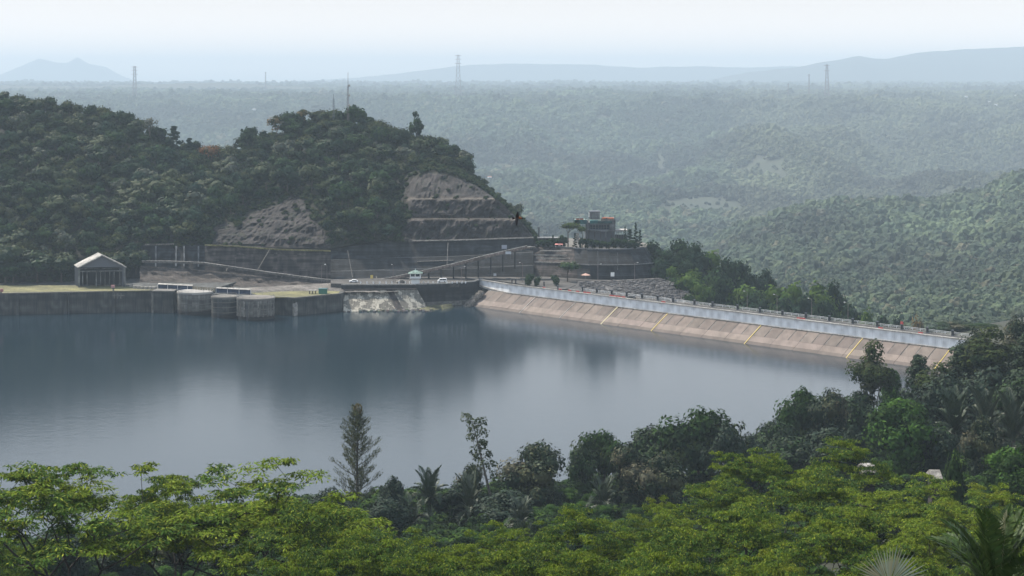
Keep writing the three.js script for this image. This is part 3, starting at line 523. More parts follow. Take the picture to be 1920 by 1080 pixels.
// watch booth at the head of the blotched slope
{
  const b = atH(779, 532, ROADH), t = thing('watch_booth', 'small white two-tier watch booth with mint green hipped roof', 'booth', b), c = b, y = b.y;
  new MB().box(c.x, y - 2, c.z, 4.2, 4.6, 4.2).build('lower_wall', M.white, t);
  new MB().box(c.x, y + 2.6, c.z, 5.9, .35, 5.9).build('floor_slab', M.cap, t); new MB().box(c.x, y + 2.95, c.z, 5.4, 1.0, 5.4).build('wall', M.white, t);
  for (const [i, k] of [[-1, -1], [1, -1], [1, 1], [-1, 1], [0, 1], [-1, 0], [1, 0]]) put('post', new MB().box(c.x + i * 2.5, y + 3.95, c.z + k * 2.5, .45, 1.5, .45), M.white, t);
  for (const i of [-1, 1]) put('window', new MB().box(c.x + i * 1.25, y + 3.95, c.z + 2.3, 2.0, 1.5, .1), M.glass, t);
  new MB().box(c.x, y + 3.95, c.z - .2, 4.4, 1.5, 4.2).build('cabin_inside', M.glass, t);
  const r = new MB(), e = 3.7, yr = y + 5.45, A = [[-e, -e], [e, -e], [e, e], [-e, e]].map(([i, k]) => V(c.x + i, yr, c.z + k)), top = V(c.x, yr + 1.7, c.z);
  for (let i = 0; i < 4; i++) r.tri(A[i], A[(i + 1) % 4], top); r.quad(...A.map((a) => a.clone().add(V(0, -.02, 0)))); r.build('roof', M.mint, t); put('finial', new MB().box(c.x, yr + 1.5, c.z, .25, .7, .25), M.white, t);
}
// open steel shed on the quay
{
  const o = atH(191, 538.5, DECK), t = thing('gable_shed', 'tall open steel gable shed with pale roof on the grassy quay', 'shed', V(o.x, DECK, o.z)), yaw = .36, cs = Math.cos(yaw), sn = Math.sin(yaw);
  const Q = (a, y, b) => V(o.x + a * cs - b * sn * 1, DECK + y, o.z - a * sn * .35 - b * cs);
  const hw = 12, dp = 14, eh = 10.4, rh = 16.2;
  for (const [n, i] of [['roof_panel', -1], ['roof_panel', 1]]) { const m = new MB(), p = [Q(i * (hw + .9), eh - .35, -.8), Q(0, rh, -.8), Q(0, rh, dp), Q(i * (hw + .9), eh - .35, dp)]; m.hexa([...p, ...p.map((v) => v.clone().add(V(0, .3, 0)))]); m.build(n, M.cap, t); }
  for (const i of [-1, 1]) put('verge', new MB().beam(Q(i * (hw + .9), eh - .3, -.95), Q(0, rh + .05, -.95), .25, .55), M.cap, t);
  for (const b of [0, dp / 2, dp - .5]) for (const i of [-1, 1]) put('column', new MB().beam(Q(i * hw, 0, b), Q(i * hw, eh, b), .9), b ? M.steel : M.grey, t);
  for (const b of [0, dp - .5]) { put('gable', new MB().hexa([Q(-hw, eh - .2, b + .2), Q(hw, eh - .2, b + .2), Q(.2, rh - .6, b + .2), Q(-.2, rh - .6, b + .2), Q(-hw, eh - .2, b + .4), Q(hw, eh - .2, b + .4), Q(.2, rh - .6, b + .4), Q(-.2, rh - .6, b + .4)]), M.steel, t); put('beam', new MB().beam(Q(-hw, eh - 2.2, b), Q(hw, eh - 2.2, b), .4, .6), M.grey, t); }
  for (const i of [-9.6, -7.2, -2.4, 0, 2.4, 4.9, 7.2, 10]) put('gantry_leg', new MB().beam(Q(i, 0, 4.5 + (i % 1) * 2), Q(i, eh - 2.3, 4.5), .42), M.grey, t);
  put('back_wall', new MB().beam(Q(-hw, 4.5, dp), Q(hw, 4.5, dp), .3, 9.5), M.dark, t); put('side_wall', new MB().beam(Q(-hw + .5, 4, 3), Q(-hw + .5, 4, dp), .3, 8), M.steel, t); put('side_wall', new MB().beam(Q(hw - .5, 4, 3), Q(hw - .5, 4, dp), .3, 8), M.steel, t);
}
// shelters, fence, blocks and huts on the intake deck
function shelter(px0, px1, y, label, dk = DECK) {
  const a = atH(px0, y, dk), b = atH(px1, y + (px1 - px0) * .05, dk), t = thing('shelter', label, 'shelter', a.clone().lerp(b, .5)), n = Math.round(a.distanceTo(b) / 3.1), d = V(0, 0, 0).subVectors(b, a), back = V(0, 0, -2.8);
  for (let i = 0; i < n; i++) { const p = a.clone().addScaledVector(d, i / n), q = a.clone().addScaledVector(d, (i + .93) / n), lo = V(0, 2.2, .3), hi = V(0, 2.5, -2.2); put('roof_panel', new MB().hexa([p.clone().add(lo), q.clone().add(lo), q.clone().add(hi), p.clone().add(hi), ...[p.clone().add(lo), q.clone().add(lo), q.clone().add(hi), p.clone().add(hi)].map((v) => v.add(V(0, .18, 0)))]), M.cap, t); }
  put('wall', new MB().beam(a.clone().add(V(0, 1.05, -.6)), b.clone().add(V(0, 1.05, -.6)), .3, 2.0), M.blue, t);
  for (let i = 0; i <= n; i += 2) { const p = a.clone().addScaledVector(d, i / n); put('post', new MB().box(p.x, dk, p.z, .2, 2.3, .2), M.white, t); }
}
shelter(296, 361, 541.5, 'long low shelter with segmented white roof and blue wall, behind the left round tower');
shelter(405, 470, 549, 'long low shelter with segmented white roof and blue wall, behind the right round tower', DECK2);
{
  const a = atH(361, 545, DECK), b = atH(404, 548, DECK), t = thing('deck_fence', 'pale yellowish panel fence between the two white-roofed shelters', 'fence', a.clone().lerp(b, .5));
  for (let i = 0; i < 9; i++) { const p = a.clone().lerp(b, i / 9), q = a.clone().lerp(b, (i + .8) / 9); put('fence_panel', new MB().beam(p.add(V(0, 1.2, 0)), q.add(V(0, 1.2, 0)), .15, 2.0), Object.assign(M.cap.clone(), { color: new THREE.Color().setRGB(.6, .55, .42) }), t); }
  const w0 = thing('concrete_block', 'pale concrete block in the row beside the gable shed', 'concrete block', V(0, 0, 0), 'row of pale blocks beside the gable shed');
  put('block', new RoundedBoxGeometry(2.0, 1.5, 1.4, 1, .12).translate(0, .75, 0), M.pale, w0); put('foot', new MB().box(0, 0, 0, 2.3, .25, 1.7), M.cap, w0);
  [[247, 538], [253, 541], [260, 541.6], [267, 542.2], [275, 542.6], [283, 542.8], [290, 543]].forEach(([x, y], i) => { const p = atH(x, y, DECK); i ? copyThing(w0, p, .1 * i, [1, 1]) : w0.position.copy(p); });
  const h = atH(605.5, 551, DECK2), hut = thing('green_hut', 'small dark green box hut on the intake deck', 'hut', h); put('wall', new MB().box(h.x, DECK2, h.z, 4.1, 2.5, 3), M.green, hut); put('roof', new MB().box(h.x, DECK2 + 2.5, h.z, 4.5, .22, 3.4), M.teal, hut); for (const i of [-1, 1]) put('rib', new MB().box(h.x + i * 1.1, DECK2 + .2, h.z + 1.52, .12, 2.1, .08), M.teal, hut);
  const k = atH(586, 551, DECK2), bo = thing('site_table', 'pale-topped dark stand beside the green hut', 'stand', k); put('top', new MB().box(k.x, DECK2 + 1.6, k.z, 3.8, .35, 2.2), M.cap, bo); for (const i of [-1, 0, 1]) put('leg', new MB().box(k.x + i * 1.5, DECK2, k.z, .35, 1.6, 1.4), M.dark, bo);
  const s = atH(212.5, 546, DECK), sg = thing('marker_post', 'faded pinkish marker box on the quay edge before the shed', 'marker', s); put('post', new MB().box(s.x, DECK - .5, s.z, .6, 2.4, .6), M.grey, sg); put('box', new MB().box(s.x - .2, DECK + 1.7, s.z, 1.7, 1.3, 1.2), Object.assign(M.orange.clone(), { color: new THREE.Color().setRGB(.42, .22, .22) }), sg);
  const s2 = atH(2, 552, DECK), sg2 = thing('marker_post', 'dull reddish marker box on the quay edge at the left border', 'marker', s2); put('post', new MB().box(s2.x, DECK - .5, s2.z, .6, 2.0, .6), M.grey, sg2); put('box', new MB().box(s2.x, DECK + 1.3, s2.z, 2, 1.4, 1.2), Object.assign(M.orange.clone(), { color: new THREE.Color().setRGB(.36, .16, .14) }), sg2);
  const cr = atH(222, 549, DECK), cg = thing('pipe_bracket', 'pale pipe bracket hanging on the quay wall under the marker box', 'bracket', cr); for (const i of [-1.6, 0, 1.6]) put('pipe', new MB().tube([V(cr.x + i, DECK - .2, cr.z + 1.6), V(cr.x + i, DECK - 2.6, cr.z + 2.2)], [.35, .35], 6), M.concrete, cg); put('bar', new MB().beam(V(cr.x - 2.4, DECK - 1.2, cr.z + 2), V(cr.x + 3.4, DECK - 1.2, cr.z + 2), .3), M.concrete, cg);
}
// riprap embankment right of the mound
{
  const rows = [[[1066, 541.5, 914], [1085, 531.5, 936], [1150, 529, 941.5], [1264, 523, 957]], [[1066, 549, 906], [1100, 556, 915], [1170, 560, 916], [1300, 558, 928]], [[1066, 570, 900], [1100, 585, 900], [1170, 590, 903], [1335, 595, 903]]];
  slope('riprap', rows, M.rock, (q) => { const n = fbm(q.x / 1.3, q.y / 1.0, q.z / 1.3, 3); return [.30 + .14 * n, .295 + .14 * n, .30 + .14 * n]; }, .7, 'structure', 90);
  const rnd = RNG(31), st = new MB(); for (let i = 0; i < 1500; i++) { const u = rnd(), v = rnd(), A = at(lerp(1085, 1264, u), lerp(531, 523, u), lerp(937, 957, u)), B = at(lerp(1095, 1302, u), lerp(564, 562, u), lerp(911, 924, u)), p = A.lerp(B, v), z = .6 + rnd() * 1.2, g = .26 + rnd() * .32; st.box(p.x, p.y - .1, p.z, z, z * .7, z * .8, rnd() * 3, [g, g * .98, g]); }
  tag(st.build('riprap_stones', M.rock), 'bank of loose grey stones beyond the dam road', 'stones', null, 'stuff');
  const rt = new MB(); rt.quad(at(1264, 523, 957), at(1300, 558, 928), at(1335, 595, 903), at(1290, 540, 985)); rt.build('riprap', M.rock).userData.kind = 'structure';
  put('kerb', new MB().beam(at(1085, 530.6, 937), at(1266, 521.6, 958), 1.0, .9), M.pale).userData.kind = 'structure';
}
// ---------------------------------------------------------------- lookout building
{
  const D = 984, m = D / F, X = (px) => (px - CX) * m, Y = (y) => H - (y - HY) * m, z = -D, b = V(X(1120), MOUND, z - 6), t = thing('lookout_building', 'grey flat-roofed lookout building with teal canopy and roof block on the mound', 'building', b);
  const bx = (n, x0, x1, y0, y1, zf, dp, mat) => put(n, new MB().box((X(x0) + X(x1)) / 2, Y(y1), zf - dp / 2, X(x1) - X(x0), Y(y0) - Y(y1), dp), mat, t);
  bx('ground_storey', 1098, 1153, 434, 463, z - 2, 12, M.steel); bx('balcony_slab', 1096, 1154, 431.5, 434, z + .6, 15, M.grey); bx('upper_storey', 1104, 1152.5, 420, 431.5, z - 1.6, 11, M.steel);
  for (let i = 0; i < 7; i++) { const x = 1107 + i * 5.2; bx('window', x, x + 4.2, 423, 430, z - 1.5, .15, M.glass); bx('window_mullion', x + 4.2, x + 4.9, 421, 431, z - 1.35, .2, M.grey); }
  bx('window_transom', 1104, 1145, 426, 426.8, z - 1.3, .2, M.grey);
  for (const x of [1099, 1104, 1115, 1126, 1136, 1146, 1152]) bx('column', x - .9, x + .9, 434, 462, z + .2, .6, M.grey);
  bx('corner_pier', 1098, 1103, 413, 431.5, z - .2, 3, M.grey); bx('corner_pier', 1144, 1154, 413, 431.5, z - .2, 4, M.grey);
  bx('roof_slab', 1098, 1154, 417.5, 420, z + .2, 13, M.grey); bx('canopy', 1106, 1121, 413.5, 419, z + .5, 3, M.teal); bx('canopy', 1121, 1148, 414.5, 419, z + .5, 3, Object.assign(M.teal.clone(), { color: new THREE.Color().setRGB(.06, .19, .2) }));
  { const s = new THREE.Shape(), w = X(1100) - X(1077), d = 9; s.moveTo(0, 0); s.lineTo(w, 0); s.lineTo(w, d); s.lineTo(w * .45, d); s.absellipse(w * .45, d / 2, w * .45, d / 2, Math.PI / 2, Math.PI * 1.5, false); const g = new THREE.ExtrudeGeometry(s, { depth: 2.1, bevelEnabled: false, curveSegments: 12 }); g.rotateX(-Math.PI / 2).translate(X(1077), Y(420), z + .5); put('canopy', g, M.teal, t); bx('canopy_top', 1078, 1100, 412, 413.3, z + .2, 8.6, M.mint); }
  for (const [x, y0] of [[1075.5, 409], [1153, 403], [1098, 409], [1137, 408]]) bx('roof_post', x - .7, x + .7, y0, 420, z - .2, .4, M.steel);
  bx('roof_beam', 1074.5, 1100, 409, 410, z - .1, .4, M.steel); bx('roof_parapet', 1127, 1152, 409.5, 414.5, z - 1, .4, M.pale);
  for (const [x0, x1, y] of [[1080, 1086, 410], [1087, 1094, 409.5], [1129, 1140, 407.8], [1141, 1151, 408.4]]) bx('awning', x0, x1, y, y + 2.6, z - .6, 2, M.orange);
  bx('roof_block', 1106, 1125, 398.5, 412, z - 3, 6, M.grey); bx('roof_block_rim', 1105.4, 1125.6, 397, 398.5, z - 2.8, 6.4, M.steel); bx('water_tank', 1104.2, 1106.6, 400, 408, z - 4, 1, M.white);
  bx('wing_roof', 1154, 1176.5, 431, 433.6, z + 1, 9, M.cap); for (const x of [1156, 1160, 1164.5, 1169, 1173, 1176]) bx('wing_post', x - .4, x + .4, 433.6, 462, z + .4, .35, M.grey); bx('wing_wall', 1154, 1176, 441, 462, z - 3, .3, M.dark);
  const st = at(1082, 462, 980), wt = thing('white_statue', 'white tapering monument on thin legs, left of the lookout building', 'monument', V(st.x, MOUND, st.z)), mw = (px) => st.x + (px - 1082) * m;
  put('body', new MB().prism([[mw(1078.5), st.z - 1.2], [mw(1087), st.z - 1.2], [mw(1087), st.z + 1.2], [mw(1078.5), st.z + 1.2]], MOUND + 3.6, MOUND + 4.0), M.cap, wt);
  put('shaft', new MB().hexa([[1079, -1], [1085, -1], [1085, 1], [1079, 1]].map(([a, c]) => V(mw(a), MOUND + 4, st.z + c)).concat([[1081, -.7], [1086, -.7], [1086, .7], [1081, .7]].map(([a, c]) => V(mw(a), MOUND + 7.6, st.z + c)))), M.cap, wt);
  for (const a of [1079.5, 1083, 1086]) put('leg', new MB().box(mw(a), MOUND, st.z, .4, 3.6, .4), M.white, wt);
  const sh = thing('garden_pavilion', 'low dark pavilion with flat greenish roof at the left of the mound top', 'pavilion', V((1027 - CX) * m, MOUND, -986)), q = (px) => (px - CX) * m;
  put('roof', new MB().box(q(1029), MOUND + 4.2, -988, 12, .4, 8), M.grey, sh); put('wall', new MB().box(q(1029), MOUND, -991, 11, 4.2, .3), M.dark, sh); for (const px of [1010, 1016, 1023, 1030, 1037, 1044]) put('post', new MB().box(q(px), MOUND, -984.5, .3, 4.2, .3), M.grey, sh);
  const rs = thing('red_stall', 'red and white awning stall on the mound edge, left of the lookout building', 'stall', V(q(1047), MOUND, -980)); put('awning', new MB().hexa([V(q(1040), MOUND + 1.3, -978.5), V(q(1055), MOUND + 1.3, -978.5), V(q(1054), MOUND + 1.9, -981), V(q(1041), MOUND + 1.9, -981), V(q(1040), MOUND + 1.5, -978.5), V(q(1055), MOUND + 1.5, -978.5), V(q(1054), MOUND + 2.1, -981), V(q(1041), MOUND + 2.1, -981)]), Object.assign(M.red.clone(), { color: new THREE.Color().setRGB(.75, .30, .27) }), rs); for (const px of [1041, 1047.5, 1054]) put('leg', new MB().box(q(px), MOUND, -979, .15, 1.4, .15), M.white, rs);
  const cp = at(1020, 449, 985), tp = thing('flue', 'dark slim chimney pipe at the left of the mound top', 'pipe', V(q(1010.5), MOUND, -987)); put('pipe', new MB().tube([V(q(1010.5), MOUND, -987), V(q(1010.5), MOUND + 9.6, -987)], [.35, .35], 7), M.dark, tp); put('cowl', new MB().box(q(1010), MOUND + 9.6, -987, 1.2, .5, .8), M.dark, tp);
}
// signs and small boxes at the foot of the walls
{
  const sign = (n, label, px, y, D, w, h, mat, leg = 1.2) => { const p = at(px, y, D), t = thing(n, label, 'sign', V(p.x, p.y - h / 2 - leg, p.z)); put('board', new MB().box(p.x, p.y - h / 2, p.z, w, h, .15), mat, t); for (const i of [-1, 1]) put('leg', new MB().box(p.x + i * w * .4, p.y - h / 2 - leg, p.z - .1, .15, leg, .15), M.steel, t); };
  sign('notice_board', 'white upright notice board at the foot of the dark mound', 1148.5, 514.5, 949, 1.9, 2.1, M.white);
  sign('notice_board', 'small white board at the foot of the tall wall, left of the mound', 928, 515, 962, 1.5, 1.3, Object.assign(M.white.clone(), { color: new THREE.Color().setRGB(.55, .57, .6) }));
  sign('notice_board', 'grey board at the foot of the tall dark wall, left of the small white board', 918, 512, 962.5, 2, 1.6, M.grey);
  sign('wall_sign', 'pale rectangular plate under the top of the ramp', 953, 474, 958, 3, 1.4, Object.assign(M.white.clone(), { color: new THREE.Color().setRGB(.5, .53, .56) }), 3);
  sign('wall_sign', 'grey rectangular plate above the ramp on the dark wall', 945.5, 463, 973, 2.8, 2, Object.assign(M.white.clone(), { color: new THREE.Color().setRGB(.32, .34, .4) }), 1);
  sign('yellow_sign', 'small yellow sign at the foot of the tall wall', 697, 519, 958, 1.4, 1.8, M.yellow, 1.4);
  const u = at(1098, 514, 948), t = thing('parasol', 'faded orange parasol on the plaza before the mound', 'parasol', V(u.x, ROADH, u.z)); put('canopy', new THREE.ConeGeometry(2.6, 1.0, 10, 1, true).translate(u.x, u.y, u.z), Object.assign(M.orange.clone(), { color: new THREE.Color().setRGB(.45, .28, .22) }), t); put('pole', new MB().tube([V(u.x, ROADH, u.z), V(u.x, u.y + .5, u.z)], [.06, .06], 5), M.steel, t);
}
// cars
function car(name, label, pos, turn, prof, roofFrom, L, W, mat, win) {
  const t = thing(name, label, name === 'white_van' ? 'van' : 'car', pos), s = new THREE.Shape(prof.map((p) => new THREE.Vector2(...p))), g = new THREE.ExtrudeGeometry(s, { depth: W - .2, bevelEnabled: true, bevelSize: .08, bevelThickness: .1, bevelSegments: 2 });
  t.rotation.y = turn; g.translate(-L / 2, 0, -W / 2 + .1); const add = (n, gg, mm) => { const q = shade(new THREE.Mesh(gg, mm)); q.name = n; t.add(q); };
  add('body', g, mat);
  for (const w of win) for (const k of [-1, 1]) { const a = w.map(([x, y]) => V(x - L / 2, y, k * (W / 2 + .105))), mb = new MB(); for (let i = 1; i < a.length - 1; i++) mb.tri(a[0], a[i], a[i + 1]); add('window', mb.geo(), M.glass); }
  for (const x of [.2, .78]) for (const k of [-1, 1]) { const w = new THREE.CylinderGeometry(.34, .34, .24, 14).rotateX(Math.PI / 2).translate(x * L - L / 2, .34, k * (W / 2 - .02)); add('wheel', w, M.dark); }
  for (const k of [-1, 1]) { const q = new THREE.BoxGeometry(.08, .2, .35).translate(-L / 2 - .08, .75, k * .6); add('headlight', q, M.cap); }
}
const vanP = [[0, .35], [4.6, .35], [4.6, 1.9], [4.4, 2.1], [1.3, 2.1], [.55, 1.25], [0, 1.05]], carP = [[0, .3], [4.3, .3], [4.3, .9], [3.9, 1.0], [3.2, 1.45], [1.7, 1.45], [1.0, .95], [0, .85]];
car('white_van', 'white van parked on the left bank road right of the watch booth', atH(829, 529.5, ROADH).setY(ROADH), .05, vanP, 0, 4.6, 1.8, M.white, [[[.75, 1.25], [1.35, 1.95], [2.3, 1.95], [2.3, 1.25]], [[2.45, 1.25], [2.45, 1.95], [4.3, 1.95], [4.3, 1.25]]]);
car('white_car', 'white car on the left bank road before the dark wall', atH(663, 529.5, ROADH).setY(ROADH), .1, carP, 0, 4.3, 1.7, M.white, [[[1.15, .98], [1.75, 1.38], [3.15, 1.38], [3.7, .98]]]);
car('silver_car', 'small pale car on the road just left of the watch booth', atH(751, 530.5, ROADH).setY(ROADH), .3, carP, 0, 4.3, 1.7, M.pale, [[[1.15, .98], [1.75, 1.38], [3.15, 1.38], [3.7, .98]]]);
car('dark_car', 'dark parked car on the dam road before the riprap', Pd(sAt(1184, 15, 11), 15, 11.05), -.82, carP, 0, 4.3, 1.7, M.dark, [[[1.15, .98], [1.75, 1.38], [3.15, 1.38], [3.7, .98]]]);

// ---------------------------------------------------------------- masts and pylons
function lattice(name, label, cat, base, h, w0, w1, nSeg, r, mat, arms, spike = 0, group) {
  const t = thing(name, label, cat, base, group), cn = (y) => { const w = lerp(w0, w1, Math.pow(y / h, .8)) / 2; return [[-w, -w], [w, -w], [w, w], [-w, w]].map(([a, b]) => V(base.x + a, base.y + y, base.z + b)); };
  const legs = [0, 1, 2, 3].map(() => new MB()), br = new MB();
  for (let i = 0; i < nSeg; i++) { const a = cn(h * (1 - Math.pow(1 - i / nSeg, 1.25))), b = cn(h * (1 - Math.pow(1 - (i + 1) / nSeg, 1.25))); for (let k = 0; k < 4; k++) { legs[k].beam(a[k], b[k], r); br.beam(a[k], b[(k + 1) % 4], r * .6); br.beam(a[(k + 1) % 4], b[k], r * .6); br.beam(b[k], b[(k + 1) % 4], r * .6); } }
  legs.forEach((l) => l.build('leg', mat, t)); br.build('bracing', mat, t);
  for (const y of arms) { const w = w1 * 1.6 + 2.5, mb = new MB(); mb.beam(V(base.x - w, base.y + y, base.z), V(base.x + w, base.y + y, base.z), r * .9); mb.beam(V(base.x - w, base.y + y, base.z), V(base.x, base.y + y + 2.4, base.z), r * .6); mb.beam(V(base.x + w, base.y + y, base.z), V(base.x, base.y + y + 2.4, base.z), r * .6); mb.build('cross_arm', mat, t); }
  if (spike) put('antenna', new MB().tube([V(base.x, base.y + h, base.z), V(base.x, base.y + h + spike, base.z)], [Math.max(.14, r * .5), Math.max(.1, r * .3)], 5), mat, t);
  return t;
}
{
  const a = at(652.5, 240, 1118), b = at(625.5, 240, 1122);
  lattice('radio_mast', 'slim red and white radio mast on the wooded hilltop, taller of the pair', 'mast', a, 26, 1.3, .8, 13, .1, M.mast, [], 8);
  lattice('radio_mast', 'slim dark radio mast on the wooded hilltop, shorter of the pair', 'mast', b, 18, 1.0, .7, 10, .1, M.steel, [], 3);
  for (const y of [26, 20, 14]) { const o = scene.children.find((o) => o.name === 'radio_mast'); put('dish', new THREE.CylinderGeometry(.7, .5, .5, 12).rotateX(Math.PI / 2).translate(a.x + .9, a.y + y, a.z + .9), M.cap, o); }
  const L = (label, px, yt, yb, D0, w0, w1, r, arms) => { const D = Dm(D0); w0 *= 1.5; w1 *= 1.5; r *= 1.5; const b = at(px, yb, D), h = (yb - yt) * D / F; lattice('pylon', label, 'pylon', b, h, w0, w1, 9, r, M.mast, arms.map((k) => k * h)); };
  L('lattice pylon on the plain above the left end of the wooded hill', 252.5, 124, 186, 3300, 12, 5, .8, [.75, .87, .97]);
  L('tallest lattice pylon on the plain near the middle of the photo', 859, 103, 184, 3300, 19, 5, .9, [.8, .9, .98]);
  L('red and white lattice pylon at the plateau edge on the right', 1550.5, 121, 180, 3200, 12, 4.5, .8, [.8, .97]);
  L('thin small mast at the plateau edge left of the right pylon', 1517, 139, 180, 3250, 4, 2, .5, [.95]);
  L('thin far mast on the plain left of the hilltop masts', 498, 135, 166, 4300, 4, 2, .7, [.95]);
  L('thin faint mast left of the right-hand pair of masts on the plateau', 1478, 156, 178, 3300, 3, 2, .5, [.9]);
  L('thin mast rising from the plain left of the tallest pylon', 789, 156, 172, 4200, 4, 2, .6, [.9]);
}
// houses along the plateau edge, a few pixels each
{
  const rnd = RNG(12), h0 = thing('plateau_house', 'tiny pale house on the far plateau edge among trees', 'house', V(0, 0, 0), 'tiny pale houses on the far plateau');
  put('wall', new MB().box(0, 0, 0, 12, 5, 9), M.white, h0); put('roof', new MB().hexa([V(-7, 5, -5), V(7, 5, -5), V(7, 5, 5), V(-7, 5, 5), V(-7, 7.4, -.3), V(7, 7.4, -.3), V(7, 7.4, .3), V(-7, 7.4, .3)]), M.cap, h0); for (const x of [-3, 3]) put('window', new MB().box(x, 1.6, 4.55, 2, 2, .1), M.glass, h0);
  const spots = [[1690, 3150], [1664, 3200], [1722, 3120], [1765, 3080], [1867, 3050], [1856, 3150], [1812, 3250], [1598, 3180], [1640, 3300], [1905, 3300], [780, 3600], [800, 3650], [822, 3640], [476, 2950], [514, 2820], [495, 2800], [1268, 3300]];
  spots.forEach(([px, D], i) => { const p = farP(px, D, 7); i ? copyThing(h0, p, rnd() * 3, [1.0, 1.1]) : h0.position.copy(p); });
  for (const [px, D, label] of [[900, 2350, 'small red-roofed house low on the far hillside right of the hill'], [918, 2150, 'small red-roofed house on the hillside just above the terraced cut'], [1073, 2150, 'small red-roofed house on the hillside above the lookout building']]) { const c = copyThing(h0, farP(px, D, 5), .4, [.7, .6], label, 'red-roofed houses on the hillside'); c.traverse((o) => { if (o.name === 'roof') o.material = M.roofred; }); }
}
// ---------------------------------------------------------------- a swallow-like bird near the viewpoint
{
  const D = 34, c = at(969.5, 408, D), m = D / F, g = [], col = [];
  const t = thing('bird', 'small dark bird with orange breast flying before the hillside, wings spread upright', 'bird', c);
  const px = (x, y, dz = 0) => V((x - 969.5) * m, (408 - y) * m, dz), L = { p: [], c: [], i: [] };
  const ring = (pts, rad, cols, n = 8) => { const k0 = L.p.length / 3; pts.forEach((p, i) => { for (let k = 0; k < n; k++) { const a = k / n * 6.283; L.p.push(p.x, p.y + Math.cos(a) * rad[i][0], p.z + Math.sin(a) * rad[i][1]); L.c.push(...cols[i]); } }); for (let i = 0; i < pts.length - 1; i++) for (let k = 0; k < n; k++) { const a = k0 + i * n + k, b = k0 + i * n + (k + 1) % n; L.i.push(a, b, b + n, a, b + n, a + n); } };
  const dk = [.012, .010, .012], or = [.16, .055, .018];
  ring([px(963, 409.5), px(965.5, 409), px(969, 408.3), px(973, 408), px(977, 409), px(979, 409.3), px(981.5, 409.6)], [[.003, .012], [.010, .02], [.022, .024], [.027, .027], [.02, .02], [.016, .016], [.001, .001]], [dk, dk, [.05, .03, .02], or, or, dk, dk]);
  const wing = (pts, th) => { const k0 = L.p.length / 3; for (const z of [-th, th]) for (const p of pts) { L.p.push(p.x, p.y, p.z + z); L.c.push(...dk); } const n = pts.length / 2; for (let s = 0; s < 2; s++) for (let i = 0; i < n - 1; i++) { const a = k0 + s * pts.length + i, b = k0 + s * pts.length + pts.length - 1 - i; L.i.push(a, a + 1, b - 1, a, b - 1, b); } for (let i = 0; i < pts.length; i++) { const j = (i + 1) % pts.length, q = pts.length; L.i.push(k0 + i, k0 + j, k0 + q + j, k0 + i, k0 + q + j, k0 + q + i); } };
  wing([px(973.5, 408, .02), px(972.8, 403, .04), px(972.2, 399, .06), px(971.4, 395.3, .08), px(969.6, 397.5, .08), px(968, 400.5, .06), px(967, 404, .04), px(966.5, 408, .02)], .004);
  wing([px(972.5, 408.5, .02), px(971.5, 413, .05), px(970.8, 418, .07), px(969.2, 423.5, .08), px(967.4, 420.5, .08), px(966.4, 416, .06), px(966, 412, .04), px(966, 409, .02)], .004);
  wing([px(966, 408.2), px(963, 407.4), px(960.5, 406.4), px(960.5, 411.8), px(963, 411), px(966, 410.2)], .003);
  const geo = new THREE.BufferGeometry(); geo.setAttribute('position', new THREE.Float32BufferAttribute(L.p, 3)); geo.setAttribute('color', new THREE.Float32BufferAttribute(L.c, 3)); geo.setIndex(L.i); geo.computeVertexNormals();
  const b = shade(new THREE.Mesh(geo, Object.assign(new THREE.MeshStandardMaterial({ vertexColors: true, roughness: .7, side: THREE.DoubleSide }), { name: 'plumage' }))); b.name = 'body'; t.add(b);
}

// ---------------------------------------------------------------- vegetation
const G = { dark: [.015, .032, .015], mid: [.028, .056, .019], olive: [.042, .058, .022], light: [.06, .105, .018], yellow: [.100, .148, .011], brown: [.075, .062, .038], grey: [.055, .068, .046], orange: [.17, .085, .035], tan: [.17, .12, .05], blue: [.020, .042, .026] };
const jit = (c, r, a = .35) => { const k = 1 + (r() - .5) * 2 * a, h = (r() - .5) * .25; return [c[0] * k * (1 + h), c[1] * k, c[2] * k * (1 - h)]; };
const rv = (r) => { const y = r() * 2 - 1, a = r() * 6.2832, s = Math.sqrt(1 - y * y); return V(Math.cos(a) * s, y, Math.sin(a) * s); };
function clump(L, r, c, R, n, size, col, o = {}) {                             // leaves spread over one uneven clump
  const h = r() * 40;
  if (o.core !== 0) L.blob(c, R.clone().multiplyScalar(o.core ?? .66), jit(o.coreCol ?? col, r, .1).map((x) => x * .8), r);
  for (let i = 0; i < n; i++) {
    const d = rv(r); if (d.y < -.35 && r() < .6) d.y = -d.y;
    const w = (1 + .45 * perlin.noise(d.x * 1.7 + h, d.y * 1.7, d.z * 1.7)) * (.78 + .34 * Math.pow(r(), .7)), p = V(c.x + d.x * R.x * w, c.y + d.y * R.y * w, c.z + d.z * R.z * w);
    const nn = d.clone().multiplyScalar(1.0).add(rv(r).multiplyScalar(.5)).add(V(0, .25, 0)).normalize(), s = size * (.6 + .8 * r());
    L.leaf(p, nn, rv(r).add(V(0, -.4, 0)), s * (o.long ?? 1.25), s * (o.wide ?? .75), jit(col, r, o.jit ?? .35));
  }
}
function limbsTo(t, r, ends, h0, rad, mat, lean = 0) {
  const mb = new MB(), top = V(lean * h0, h0, 0);
  mb.tube([V(0, -1.5, 0), V(lean * h0 * .4, h0 * .5, 0), top], [rad * 1.25, rad, rad * .75], 7);
  for (const e of ends) { const m = top.clone().lerp(e, .5).add(V((r() - .5), .1 * e.distanceTo(top), r() - .5)); mb.tube([top.clone().add(V(0, -rad, 0)), m, e], [rad * .5, rad * .32, rad * .1], 5); }
  return mb.build('trunk', mat, t);
}
const hide = (t) => { scene.remove(t); return t; };
const protoT = (name) => { const t = new THREE.Group(); t.name = name; return t; };
